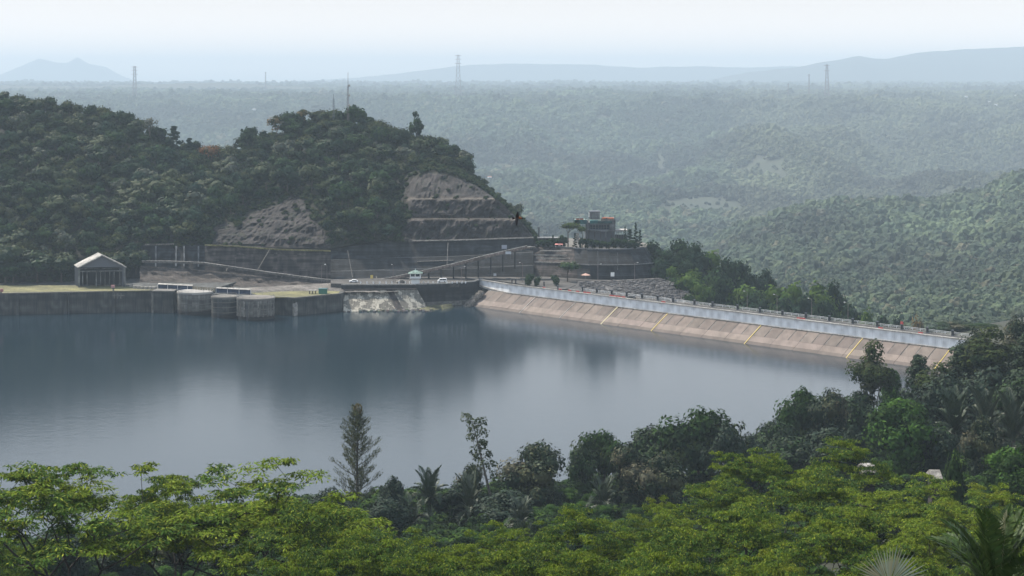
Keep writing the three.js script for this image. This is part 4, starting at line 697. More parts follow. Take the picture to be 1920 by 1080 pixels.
// a broad-leaved tree: clumps in a crown volume on a forked trunk. H height, W crown width, form: how the clumps lie
function broadTree(seed, H0, W, o = {}) {
  const r = RNG(seed), t = protoT(o.name ?? 'broadleaf_tree'), L = new Leaves(), n = o.n ?? 14, base = (o.base ?? .32) * H0, cs = [], mid = (H0 + base) / 2, hy = (H0 - base) / 2;
  for (let i = 0; i < n; i++) {
    let d = rv(r), q = Math.pow(r(), .45) * .72; if (i < n * .4) d.y = Math.abs(d.y);
    let x = d.x * q * W / 2, y = mid + d.y * q * hy, z = d.z * q * W / 2; const f = (y - base) / (H0 - base);
    if (o.form === 'cone') { const g = (i + .5) / n, k = (1.02 - g) * W * .36, a = i * 2.4; y = lerp(base + W * .08, H0 - W * .12, g); x = Math.cos(a) * k; z = Math.sin(a) * k; } if (o.form === 'flat') y = lerp(mid + hy * .5, H0, r() * .5) - (x * x + z * z) / W / W * hy;
    const R = W * (o.clump ?? .21) * (.75 + .5 * r()) * (o.form === 'cone' ? 1.15 - .6 * (i / n) : 1); cs.push([V(x, Math.min(y, H0 - R * .5), z), V(R, R * (o.squash ?? .8), R)]);
  }
  if (o.form !== 'flat' && o.form !== 'cone') cs.push([V(0, H0 - W * .16, 0), V(W * .17, W * .16, W * .17)]);
  const cols = o.cols ?? [G.dark, G.mid];
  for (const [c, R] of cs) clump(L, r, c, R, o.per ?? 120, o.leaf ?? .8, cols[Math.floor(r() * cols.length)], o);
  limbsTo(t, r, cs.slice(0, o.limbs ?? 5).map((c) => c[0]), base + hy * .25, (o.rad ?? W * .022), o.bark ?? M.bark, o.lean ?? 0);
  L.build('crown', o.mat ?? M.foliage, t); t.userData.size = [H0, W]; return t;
}
// a tree with flat leafy pads held up by spreading limbs
function umbrellaTree(seed, H0, W, o = {}) {
  const r = RNG(seed), t = protoT('umbrella_tree'), L = new Leaves(), mb = new MB(), pads = [], fork = H0 * (o.fork ?? .5);
  const grow = (p, d, len, rad, depth) => {
    const bend = rv(r).multiplyScalar(.22), mid = p.clone().addScaledVector(d, len * .5).addScaledVector(bend, len * .3), e = p.clone().addScaledVector(d, len);
    mb.tube([p, mid, e], [rad, rad * .82, rad * .62], depth > 1 ? 6 : 4);
    if (depth === 0) { pads.push([e, 1]); return; }
    if (depth <= 2 && r() < .3) pads.push([mid.clone().add(V((r() - .5) * 2, .8, (r() - .5) * 2)), .8]);
    const k = depth >= 3 ? 3 : 2 + (r() < .55 ? 1 : 0), a0 = r() * 6.28;
    for (let i = 0; i < k; i++) { const a = a0 + i / k * 6.28 + (r() - .5) * .7, out = V(Math.cos(a), 0, Math.sin(a)), nd = d.clone().multiplyScalar(.78).addScaledVector(out, .55 + .25 * r()).normalize(); nd.y = clamp(nd.y * (depth <= 2 ? .72 : .95), .1, .95); grow(e, nd.normalize(), len * (.62 + .25 * r()), rad * .56, depth - 1); }
  };
  const nl = o.limbs ?? 4, a0 = r() * 6;
  mb.tube([V(0, -2, 0), V(.3, fork * .5, 0), V(0, fork, 0)], [W * .02, W * .016, W * .014], 8);
  for (let i = 0; i < nl; i++) { const a = a0 + i / nl * 6.28 + (r() - .5) * .5, tilt = .55 + .5 * r(); grow(V(0, fork - (r() * .15) * fork, 0), V(Math.cos(a) * tilt, 1, Math.sin(a) * tilt).normalize(), (H0 - fork) * (.42 + .12 * r()), W * .0085, 3); }
  // fit to the asked size, level the crown to a shallow dome
  let mx = 0, my = 0; for (const [p] of pads) { mx = Math.max(mx, Math.hypot(p.x, p.z)); my = Math.max(my, p.y); }
  mb.build('trunk', M.darkbark, t);
  const per = o.per ?? 190, cols = o.cols ?? [G.yellow, G.yellow, G.light];
  for (const [p, s] of pads) {
    const R = (o.pad ?? 2.6) * s * (.7 + .6 * r()), h = r() * 40, col = cols[Math.floor(r() * cols.length)], sub = 9;
    for (let q = 0; q < sub; q++) {
      const a = r() * 6.28, k = Math.sqrt(r()) * R * .75, c = V(p.x + Math.cos(a) * k, p.y + .35 + (r() - .4) * .6 - k * k * .05, p.z + Math.sin(a) * k), rr = R * (.24 + .22 * r());
      for (let i = 0; i < per / sub; i++) {
        const b = r() * 6.28, m = Math.sqrt(r()) * rr, out = V(Math.cos(b), -.25 - .35 * m / rr, Math.sin(b));
        L.leaf(V(c.x + Math.cos(b) * m, c.y - m * m * .1 / rr + (r() - .5) * .22, c.z + Math.sin(b) * m), V(out.x * .35 + (r() - .5) * 1.2, 1, out.z * .35 + (r() - .5) * 1.2).normalize(), out, (o.leaf ?? .52) * (.7 + .6 * r()), (o.leaf ?? .52) * .34, jit(r() < .2 ? [.17, .205, .025] : col, r, .42));
      }
    }
  }
  L.build('crown', M.feather, t); t.userData.size = [my + .6, mx * 2 + 3]; return t;
}
function frondGeo(r, len, droop, up, leaflets, lw, col, twist = 0) {           // one feather frond along +x
  const L = new Leaves(), pts = []; let p = V(0, 0, 0), a = up;
  const n = 14; for (let i = 0; i <= n; i++) { pts.push(p.clone()); p = p.clone().add(V(Math.cos(a), Math.sin(a), 0).multiplyScalar(len / n)); a -= droop / n * (.4 + 1.2 * i / n); }
  for (let i = 0; i < leaflets; i++) {
    const u = .12 + .88 * i / leaflets, k = Math.min(n - 1, Math.floor(u * n)), q = pts[k].clone().lerp(pts[k + 1], u * n - k), d = pts[k + 1].clone().sub(pts[k]).normalize(), l = len * .26 * Math.sin(Math.PI * Math.min(1, .18 + u * .8)) * (.85 + .3 * r());
    for (const s of [-1, 1]) { const v = V(d.x * .65, d.y * .65 - .18 - .2 * r() + .12, s * (.85 + .2 * r())).normalize(); L.leaf(q.clone().addScaledVector(v, l * .5), V(-d.y, d.x, s * -.35 + (r() - .5) * .4).normalize(), v, l, lw, jit(col, r, .25)); }
  }
  const mb = pts.filter((_, i) => i % 2 === 0), g = L, rad = len * .008;
  for (let i = 0; i < mb.length - 1; i++) { const d = mb[i + 1].clone().sub(mb[i]), c = mb[i].clone().lerp(mb[i + 1], .5); g.leaf(c, V(0, 0, 1), d, d.length() * 1.15, rad * 5, col.map((x) => x * 1.5)); g.leaf(c, V(-d.y, d.x, 0).normalize(), d, d.length() * 1.15, rad * 5, col.map((x) => x * 1.5)); }
  return g.geo();
}
function palm(seed, H0, flen, o = {}) {
  const r = RNG(seed), t = protoT(o.name ?? 'oil_palm'), n = o.n ?? 22, geos = [0, 1, 2, 3].map((k) => frondGeo(r, flen, [.9, 1.4, 1.9, 2.3][k] * (o.droop ?? 1), [1.35, 1.0, .6, .15][k], o.leaflets ?? 34, flen * .032, o.col ?? [.035, .055, .028]));
  new MB().tube([V(0, -1, 0), V(.15, H0 * .5, .1), V(0, H0, 0)], [.42, .34, .38], 8).build('trunk', M.bark, t);
  for (let i = 0; i < n; i++) { const k = Math.min(3, Math.floor(i / n * 4)), m = shade(new THREE.Mesh(geos[k], M.frond)); m.name = 'frond'; m.position.set(0, H0, 0); m.rotation.set((r() - .5) * .3, i * 2.39996 + r() * .4, (r() - .5) * .25); m.scale.setScalar(.85 + .3 * r()); t.add(m); }
  t.userData.size = [H0 + flen * .85, flen * 1.8]; return t;
}
function place(proto, px, D, yTop, w, label, category, group, o = {}) {         // stands on the ground; its top reaches the given height
  const x = (px - CX) / F * D, g = o.g ?? ground(x, D) - .3, h = H - (yTop - HY) / F * D - g, [H0, W] = proto.userData.size, sy = h / H0, sx = w ? w * D / F / W : sy;
  const c = copyThing(proto, V(x, g, -D), o.turn ?? ((px * 7.13) % 6.28), [sx, sy], label, group); c.userData.category = category; delete c.userData.size; return c;
}

// --- hill trees on the left bank
const HG = 'broad-leaved trees crowding the wooded hill';
const hp = [];
for (let i = 0; i < 7; i++) hp.push(broadTree(100 + i, 13, 12, { n: 11 + i % 3, per: 46, leaf: 1.15, core: .7, base: .22, clump: .2 + .02 * (i % 3), limbs: 3, cols: [[G.dark, G.mid], [G.mid, G.blue], [G.dark, G.olive], [G.blue, G.dark], [G.mid, G.olive], [G.dark, G.dark, G.mid], [G.olive, G.grey]][i], mat: i % 2 ? M.foliage : M.glossy }));
const cone = broadTree(120, 15, 7, { n: 12, per: 50, leaf: 1.0, form: 'cone', base: .12, clump: .2, limbs: 2, cols: [G.dark, G.blue] });
const pale = broadTree(121, 14, 12, { n: 10, per: 40, leaf: .8, core: 0, base: .3, cols: [G.grey, [.14, .14, .10]], bark: M.palebark });
const tanT = broadTree(122, 14, 11, { n: 11, per: 46, leaf: .9, core: .35, base: .3, cols: [G.tan, [.14, .11, .05], G.olive], bark: M.palebark });
const orangeT = broadTree(123, 11, 17, { n: 12, per: 50, leaf: .9, core: .5, base: .3, form: 'flat', cols: [G.orange, G.orange, G.olive] });
function onHill(proto, px, v, s, label, cat, group, sx = 1) { const p = hillAt(px, v), c = copyThing(proto, p.add(V(0, -.8, 0)), (px * 3.7 + v * 50) % 6.28, [s * sx, s], label, group); c.userData.category = cat; delete c.userData.size; return c; }
{
  const STAND = [[281, 10], [519, 16], [568, 12], [396, 30], [326, 12], [300, 6], [355, 8], [465, 16], [92, 8], [168, 8], [779, 6]];
  const r = RNG(2024), spots = [], cell = new Map();
  for (let i = 0; i < 9000 && spots.length < 900; i++) {
    const px = lerp(-320, 1005, r()), v = lerp(.01, .99, r()), p = hillAt(px, v), y = pixY(p.y, -p.z);
    if (isRock(px, y) || isRock(px, y + 12) || isRock(px + 12, y)) continue;
    if (px > 880 && v > .8) continue;
    if (v > .6 && v < .8 && STAND.some(([a, w]) => Math.abs(px - a) < w)) continue;
    const d = 7.6, cx = Math.floor(p.x / d), cz = Math.floor(p.z / d), cy = Math.floor(p.y / d); let ok = true;
    for (let a = -1; a < 2 && ok; a++) for (let b = -1; b < 2 && ok; b++) for (let e = -1; e < 2 && ok; e++) for (const q of cell.get([cx + a, cz + b, cy + e].join()) ?? []) if (q.distanceTo(p) < d) { ok = false; break; }
    if (!ok) continue;
    const k = [cx, cz, cy].join(); cell.set(k, [...(cell.get(k) ?? []), p]); spots.push([px, v, p]);
  }
  const seen = spots.filter(([px, v]) => px > -25 && px < 1005 && v < .79).sort((a, b) => (b[0] > 0) - (a[0] > 0)), own = new Set(seen.slice(0, 235)), rest = spots.filter((s) => !own.has(s));
  const LB = ['dark full-crowned tree in the mass covering the wooded hill', 'mid green bushy tree in the mass covering the wooded hill'];
  [...own].forEach(([px, v, p], i) => { const k = Math.floor(r() * 7), s = .62 + .75 * Math.pow(r(), 1.6); onHill(hp[k], px, v, px > 760 ? s * .75 : s, LB[[4, 1, 6].includes(k) ? 1 : 0], 'tree', HG, .95 + .3 * r()); });
  // the others of that wood, and the undergrowth, as one mass
  const all = [[], []], q = new THREE.Quaternion(), up = V(0, 1, 0);
  for (const [px, v, p] of rest) all[0].push([p, .6 + .5 * r()]);
  for (let i = 0; i < 9000; i++) { const px = lerp(-320, 1008, r()), v = lerp(.0, .82, r()), p = hillAt(px, v), y = pixY(p.y, -p.z), rk = isRock(px, y); if (rk && r() > (px < 640 && y < 425 ? .16 : .06)) continue; all[1].push([p, (rk ? .08 : .16) + .16 * r()]); }
  for (let i = 0; i < 700; i++) { const px = lerp(-60, 880, r()), p = hillAt(px, lerp(.69, .785, r())); all[1].push([p, .3 + .25 * r()]); }
  for (const [k, name] of [[0, 'hill_woodland'], [1, 'hill_undergrowth']]) for (const j of [0, 2]) {
    const part = all[k].filter((_, i) => i % 2 === j / 2), g = hp[j].children.find((c) => c.name === 'crown').geometry, m = shade(new THREE.InstancedMesh(g, M.foliage, part.length)), mat = new THREE.Matrix4();
    part.forEach(([p, s], i) => { q.setFromAxisAngle(up, r() * 6.28); mat.compose(V(p.x, p.y - s * (k ? 5 : 1), p.z), q, V(s * 1.1, s, s * 1.1)); m.setMatrixAt(i, mat); const c = .8 + .5 * r(); m.setColorAt(i, new THREE.Color().setRGB(c * (1 + .2 * r()), c, c)); });
    m.name = numbered(name); scene.add(m); tag(m, k ? 'low undergrowth between the trees of the wooded hill' : 'further trees of the wooded hill merging into one mass', k ? 'undergrowth' : 'trees', null, 'stuff');
  }
  // trees of the hill that stand out
  const crest = (px, dv = 0) => .765 + dv;
  onHill(pale, 281, crest(), 1.2, 'pale thinly leaved grey-green tree on the saddle of the wooded hill', 'tree');
  onHill(tanT, 519, crest(-.03), 1.25, 'yellow-brown tree on the crest of the wooded hill', 'tree'); onHill(tanT, 568, crest(), 1.0, 'pale tan half-bare tree on the crest near the radio masts', 'tree');
  onHill(orangeT, 396, .72, 1.15, 'flat orange-flowering tree in the dip of the wooded hill', 'tree');
  for (const [px, s, l] of [[300, .9, 'slim dark tree, left of the two cone-shaped trees on the saddle'], [326, 1.2, 'broad cone-shaped dark tree on the saddle of the wooded hill'], [355, .9, 'narrow dark tree at the right end of the saddle'], [465, 1.25, 'dark domed tree standing alone right of the dip'], [92, 1.2, 'dark tree standing above the crest at the left'], [5, 1.1, 'tall dark tree at the left border on the hill crest'], [168, 1.05, 'rounded dark tree on the left part of the crest'], [240, 1, 'big dark round tree on the crest left of the pale tree']]) onHill([300, 326, 355].includes(px) ? cone : hp[px % 3 ? 0 : 5], px, crest(-.01), s * ([5, 92, 168].includes(px) ? .85 : 1), l, 'tree', null, [300, 326, 355].includes(px) ? 1.5 : .9);
  const vine = broadTree(130, 17, 8, { n: 10, per: 55, leaf: .9, base: .05, clump: .22, cols: [G.dark, G.mid], form: 'col', squash: 1.2, lean: .02 }); onHill(vine, 779, crest(-.01), 1.45, 'vine-clad stump-like tree standing alone on the hill crest before the cut', 'tree', null, .85);
  onHill(hp[0], 828, crest(-.02), .65, 'round dark tree at the crest edge above the rock cut', 'tree'); onHill(hp[6], 972, .8, .8, 'loose bushy tree at the lower right corner of the rock cut', 'tree'); onHill(tanT, 800, crest(), .35, 'small reddish-brown bush on the crest above the rock cut', 'bush');
  const snag = protoT('bare_tree'); { const rr = RNG(9), mb = new MB(), br = new MB(); mb.tube([V(0, -1, 0), V(.2, 5, 0), V(0, 11, .2)], [.3, .2, .06], 5); for (let i = 0; i < 12; i++) { const y = 4 + i * .55, a = rr() * 6.28, l = 2.4 - i * .12; br.tube([V(0, y, 0), V(Math.cos(a) * l * .6, y + l * .5, Math.sin(a) * l * .6), V(Math.cos(a) * l, y + l * 1.3, Math.sin(a) * l)], [.1, .07, .03], 4); } mb.build('trunk', M.palebark, snag); br.build('branch', M.palebark, snag); snag.userData.size = [12, 5]; }
  for (const [px, s] of [[372, .8], [391, 1.0], [404, .8], [423, 1.05], [437, .9]]) onHill(snag, px, crest(-.01), s, 'bare grey dead tree in the dip of the wooded hill', 'dead tree', 'bare dead trees in the dip of the hill');
  [[884, .42], [897, .34], [908, .45], [921, .36], [934, .4], [945, .32], [957, .42], [968, .36], [980, .34], [990, .4], [862, .6], [846, .5]].forEach(([px, s], i) => onHill(hp[i % 7], px, crest(-.005), s, 'shrub along the steep right edge of the wooded hill', 'shrub', 'shrubs along the right edge of the hill'));
  // foot of the hill at the left
  for (const [px, D, yt, w] of [[25, 946, 490, 70], [70, 950, 470, 80], [115, 952, 480, 60], [232, 968, 480, 50], [255, 972, 470, 50], [10, 950, 455, 80]]) place(hp[(px * 3) % 7], px, D, yt, w, 'tree at the foot of the wooded hill behind the grassy quay', 'tree', 'trees at the foot of the wooded hill', { g: DECK - .3 });
  const sm = broadTree(131, 7, 9, { n: 8, per: 60, leaf: .6, base: .35, form: 'flat', cols: [G.mid, G.olive] });
  place(sm, 1064, 945, 494, 56, 'small round-crowned tree on the plaza before the mound', 'tree', null, { g: ROADH });
  for (const [px, yt, w, l] of [[1041, 515, 20, 'small palm-like shrub on the plaza, left of the round-crowned tree'], [993, 513, 22, 'dark scraggly bush at the left end of the plaza'], [1008, 518, 16, 'little dark bush beside the plaza posts']]) place(hp[1], px, 925, yt, w, l, 'bush', null, { g: ROADH - 2.5 });
}
// --- planting on the mound
{
  const um = broadTree(140, 12, 13, { n: 9, per: 60, leaf: .6, base: .55, form: 'flat', cols: [G.olive, G.light], squash: .5 });
  place(um, 1065, 978, 418, 52, 'flat-topped leafy tree at the left of the lookout building', 'tree', null, { g: MOUND });
  place(um, 1092, 974, 424, 26, 'small bright tree touching the teal canopy of the lookout building', 'tree', null, { g: MOUND });
  const cy = broadTree(141, 14, 3.2, { name: 'cypress', n: 16, per: 42, leaf: .5, form: 'cone', base: .03, clump: .26, limbs: 1, cols: [G.dark, G.blue], rad: .12, core: .8 });
  for (const [px, yt, w, l] of [[1192, 416, 11, 'tallest pointed cypress at the right end of the lookout building'], [1181, 429, 20, 'broad dark cypress left of the tallest cypress'], [1200, 430, 10, 'columnar cypress right of the tallest cypress'], [1172, 424, 7, 'thin cypress rising behind the white-roofed wing'], [1037, 440, 8, 'small pointed cypress beside the garden pavilion'], [1078, 436, 9, 'slim dark cypress behind the white monument']]) place(cy, px, 976, yt, w, l, 'cypress', null, { g: MOUND });
  const sh = broadTree(142, 5, 5, { name: 'hedge_shrub', n: 7, per: 40, leaf: .5, base: .02, clump: .3, limbs: 2, cols: [G.dark, G.blue, G.mid] });
  for (let i = 0; i < 16; i++) { const px = 1090 + i * 6.6; place(sh, px, lerp(973, 969, i / 16), 446 + (i * 37 % 9), 13, 'dark shrub in the hedge before the lookout building', 'shrub', 'dark shrubs of the hedge before the lookout building', { g: MOUND - .2 }); }
  for (const [px, yt] of [[1018, 450], [1030, 448], [1046, 447], [1054, 441], [1060, 445], [1010, 452]]) place(sh, px, 982, yt, 14, 'dark shrub among the garden at the left of the mound top', 'shrub', 'dark shrubs left of the mound top', { g: MOUND - .2 });
}
// --- trees beyond the dam, right of the mound
{
  const list = [[1222, 452, 60, 985, 0], [1272, 446, 62, 985, 1], [1305, 455, 60, 975, 0], [1250, 470, 70, 970, 2], [1300, 505, 70, 945, 3], [1335, 470, 90, 980, 4], [1360, 482, 60, 960, 0], [1385, 488, 60, 960, 5], [1292, 480, 60, 968, 6], [1345, 505, 70, 940, 1], [1437, 503, 42, 985, 0], [1412, 515, 50, 960, 2], [1400, 535, 90, 925, 3], [1375, 538, 60, 935, 4], [1450, 535, 80, 930, 3], [1490, 530, 80, 930, 4], [1530, 528, 70, 930, 3], [1562, 527, 54, 935, 0], [1510, 552, 70, 905, 6], [1550, 560, 60, 900, 1], [1590, 570, 60, 890, 2], [1625, 578, 50, 880, 4], [1600, 580, 40, 880, 0], [1655, 590, 44, 875, 5], [1680, 595, 36, 870, 0], [1720, 598, 40, 880, 7], [1330, 540, 50, 930, 2], [1310, 530, 50, 925, 3], [1470, 556, 70, 905, 1], [1430, 560, 60, 905, 0], [1750, 612, 40, 850, 5], [1235, 490, 36, 960, 2], [1260, 500, 40, 955, 4], [1350, 530, 60, 935, 5], [1415, 550, 60, 915, 6]];
  const cl = broadTree(150, 14, 13, { n: 14, per: 110, leaf: .75, base: .12, cols: [G.light, G.mid], core: .72 }), dk = broadTree(151, 16, 13, { n: 14, per: 110, leaf: .75, base: .2, cols: [G.dark, G.dark, G.blue], core: .7 }), dk2 = broadTree(152, 15, 14, { n: 12, per: 110, leaf: .8, base: .2, cols: [G.dark, G.mid] }), br = broadTree(153, 10, 12, { n: 9, per: 80, leaf: .6, base: .3, core: .3, cols: [G.brown, G.tan] });
  for (const [px, yt, w, D, k] of list) { const pr = k === 7 ? br : [3, 4].includes(k) ? cl : k % 2 ? dk2 : dk; place(pr, px, D, yt, w * 1.3, k === 7 ? 'brownish thin-leaved bush beyond the right part of the dam crest' : pr === cl ? 'light green dense tree in the clump beyond the dam crest' : 'dark rounded tree in the clump beyond the dam crest', 'tree', k === 7 ? null : pr === cl ? 'light green trees beyond the dam' : 'dark trees beyond the dam', { g: farH(px, D) - 1 }); }
}
// --- the woods of the valley and the plain, far behind the dam: tree by tree, as one mass
{
  const shapes = [0, 1, 2].map((k) => {
    const g = new THREE.IcosahedronGeometry(1, 3), a = g.attributes.position, col = []; for (let i = 0; i < a.count; i++) { const v = V().fromBufferAttribute(a, i), w = 1 + .55 * fbm(v.x * 1.5 + k * 9, v.y * 1.5, v.z * 1.5, 3); v.multiplyScalar(w); if (v.y < -.4) v.y = -.4; a.setXYZ(i, v.x, v.y * .95 + .35, v.z); const n = .85 + .5 * perlin.noise(v.x * 3 + k, v.y * 3, v.z * 3); col.push(n, n, n); }
    g.setAttribute('color', new THREE.Float32BufferAttribute(col, 3)); g.computeVertexNormals(); return g;
  });
  const r = RNG(606), lists = [[], [], []], pick = (n, d0, d1, s0, s1, ok) => { for (let i = 0; i < n; i++) { const D = Math.sqrt(lerp(d0 * d0, d1 * d1, r())), px = lerp(-60, 1980, r()); if (px < 860 && D < 2300) continue; const y = farH(px, D); if (ok && !ok(px, D, y)) continue; lists[Math.floor(r() * 3)].push([px, D, y, lerp(s0, s1, r() * r())]); } };
  const free = (px, D, y) => !clearing(px, D) && !(inPoly(FIELD, px, pixY(y, D)) && D > 1700 && D < 2600);
  pick(9000, 960, 1300, 2.6, 5, (px, D) => px > 1180 && (D > 1010 || px > 1500)); pick(36000, 1300, 2200, 2.6, 6.5, free); pick(80000, 2200, 3500, 2.8, 7, free); pick(1200, 1300, 2200, 5.5, 8, free); pick(1500, 2200, 3500, 7, 10, free); pick(5000, 1750, 3300, 1.4, 3.6, (px, D, y) => !free(px, D, y)); pick(26000, 3400, 5000, 4, 9); pick(12000, 5000, 7500, 6, 12);
  const q = new THREE.Quaternion(), up = V(0, 1, 0), m4 = new THREE.Matrix4();
  lists.forEach((l, k) => {
    const m = shade(new THREE.InstancedMesh(shapes[k], M.far, l.length));
    l.forEach(([px, D, y, s], i) => {
      const X = (px - CX) / F * D, big = fbm(X / 200, D / 200, 6, 3), near = sst(1750, 1500, D) * sst(1330, 1400, px); q.setFromAxisAngle(up, r() * 6.28); const P = farP(px, D), s1 = s * Dm(D) / D; m4.compose(V(P.x, P.y + s1 * .25, P.z), q, V(s1, s1 * (.75 + .5 * r()), s1)); m.setMatrixAt(i, m4);
      const t = r(), b = Math.max(.35, .72 + .55 * r() + 1.0 * big), c = t < .05 ? [.085, .085, .05] : t < .34 + .5 * big ? [.06, .085, .042] : [.034, .056, .032]; m.setColorAt(i, new THREE.Color().setRGB(b * lerp(c[0], .085, near * .6), b * lerp(c[1], .09, near * .6), b * lerp(c[2], .045, near * .6)));
    });
    m.name = numbered('valley_forest'); scene.add(m); tag(m, 'unbroken forest covering the valley sides and plateau behind the dam', 'forest', null, 'stuff');
  });
}
// --- the near shore
G.dark = [.012, .026, .010]; G.mid = [.024, .050, .013]; G.blue = [.016, .032, .018]; G.olive = [.036, .052, .016];
const fo = {
  d1: broadTree(200, 18, 17, { n: 24, per: 260, leaf: .682, base: .12, cols: [G.dark, G.mid], core: .62, clump: .18, mat: M.glossy }),
  d2: broadTree(201, 18, 16, { n: 20, per: 260, leaf: .68, base: .1, cols: [G.dark, G.dark, G.blue], core: .6, clump: .2, mat: M.glossy }),
  d3: broadTree(202, 16, 18, { n: 22, per: 260, leaf: .68, base: .1, cols: [G.mid, G.olive, G.dark], core: .6, clump: .18 }),
  br: broadTree(203, 15, 15, { n: 24, per: 260, leaf: .56, base: .05, cols: [[.07, .066, .036], [.06, .07, .032], G.dark], core: .66, clump: .18, mat: M.glossy }),
  lt: broadTree(204, 17, 16, { n: 24, per: 300, leaf: .6, base: .08, cols: [[.04, .09, .016], [.048, .10, .018], G.mid], core: .55, clump: .17 }),
  tall: broadTree(205, 26, 13, { n: 20, per: 300, leaf: .55, base: .25, cols: [G.dark, G.olive, [.05, .06, .03]], core: .35, clump: .17 }),
  pine: broadTree(206, 27, 14, { n: 26, per: 260, leaf: .5, base: .15, form: 'cone', cols: [G.dark, [.03, .05, .024]], core: .45, clump: .17, mat: M.glossy }),
  bush: broadTree(207, 5, 6, { name: 'shrub', n: 9, per: 120, leaf: .45, base: .02, clump: .27, limbs: 2, cols: [G.mid, G.light, G.dark] }),
};
{ // the feathery conical tree by the water
  const r = RNG(301), t = protoT('casuarina_tree'), L = new Leaves(), mb = new MB(); mb.tube([V(0, -1, 0), V(.1, 10, 0), V(-.2, 21, 0)], [.4, .26, .06], 7);
  for (let i = 0; i < 62; i++) { const f = i / 62, y = 3 + f * 17.5, a = i * 2.4 + r(), l = (1 - f * f * f * .75) * (2.4 + 3.4 * r()) * (f < .12 ? .8 : 1), e = V(Math.cos(a) * l, y + l * .62, Math.sin(a) * l), s = V(0, y, 0); mb.tube([s, s.clone().lerp(e, .5).add(V(0, -.3, 0)), e], [.1, .06, .02], 4);
    for (let k = 0; k < 120; k++) { const u = .2 + .85 * r(), p = s.clone().lerp(e, u).add(rv(r).multiplyScalar(.55 * (1.15 - u * .4))); L.leaf(p, rv(r), V(Math.cos(a), .9 + r(), Math.sin(a)), .62, .12, jit(r() < .5 ? [.085, .088, .034] : [.055, .066, .03], r)); } }
  for (let k = 0; k < 260; k++) L.leaf(V(-.2, 21, 0).add(rv(r).multiplyScalar(.9)), rv(r), V(0, 1, 0), .7, .12, jit([.11, .09, .035], r));
  mb.build('trunk', M.bark, t); L.build('crown', M.foliage, t); t.userData.size = [22, 9.5]; fo.cas = t;
}
{ // the leaning half-bare tree
  const r = RNG(302), t = protoT('leaning_tree'), L = new Leaves(), mb = new MB(), axis = (u) => V(3.2 - u * 6.2, u * 19, 0); mb.tube([axis(-.05), axis(.4), axis(.75), axis(1)], [.36, .26, .16, .04], 7);
  for (let i = 0; i < 15; i++) { const u = .42 + .56 * i / 14, a = i * 2.4, l = 1.2 + 1.5 * r() * (1.3 - u), e = axis(u).add(V(Math.cos(a) * l, .9, Math.sin(a) * l)); mb.tube([axis(u), e], [.08, .03], 4); clump(L, r, e, V(1.05, 1.0, 1.05).multiplyScalar(.75 + .5 * r()), 85, .42, r() < .5 ? G.olive : [.06, .075, .035], { core: 0 }); }
  mb.build('trunk', M.palebark, t); L.build('crown', M.foliage, t); t.userData.size = [20, 7.5]; fo.lean = t;
}
const op = palm(400, 4.5, 5.2, { n: 26 }), op2 = palm(401, 3, 5.5, { n: 20, droop: 1.15, col: [.045, .06, .035] });
const fresh = [.052, .098, .014], um = [umbrellaTree(500, 24, 24, { per: 330, leaf: .52, cols: [fresh, G.yellow, fresh] }), umbrellaTree(501, 22, 22, { per: 300, leaf: .52, limbs: 5, cols: [G.yellow, fresh, G.yellow] }), umbrellaTree(502, 23, 24, { per: 330, leaf: .52, limbs: 4, cols: [fresh, [.04, .078, .014], G.yellow] }), umbrellaTree(503, 22, 24, { per: 330, leaf: .52, limbs: 4, cols: [G.yellow, [.12, .15, .014], fresh] })];
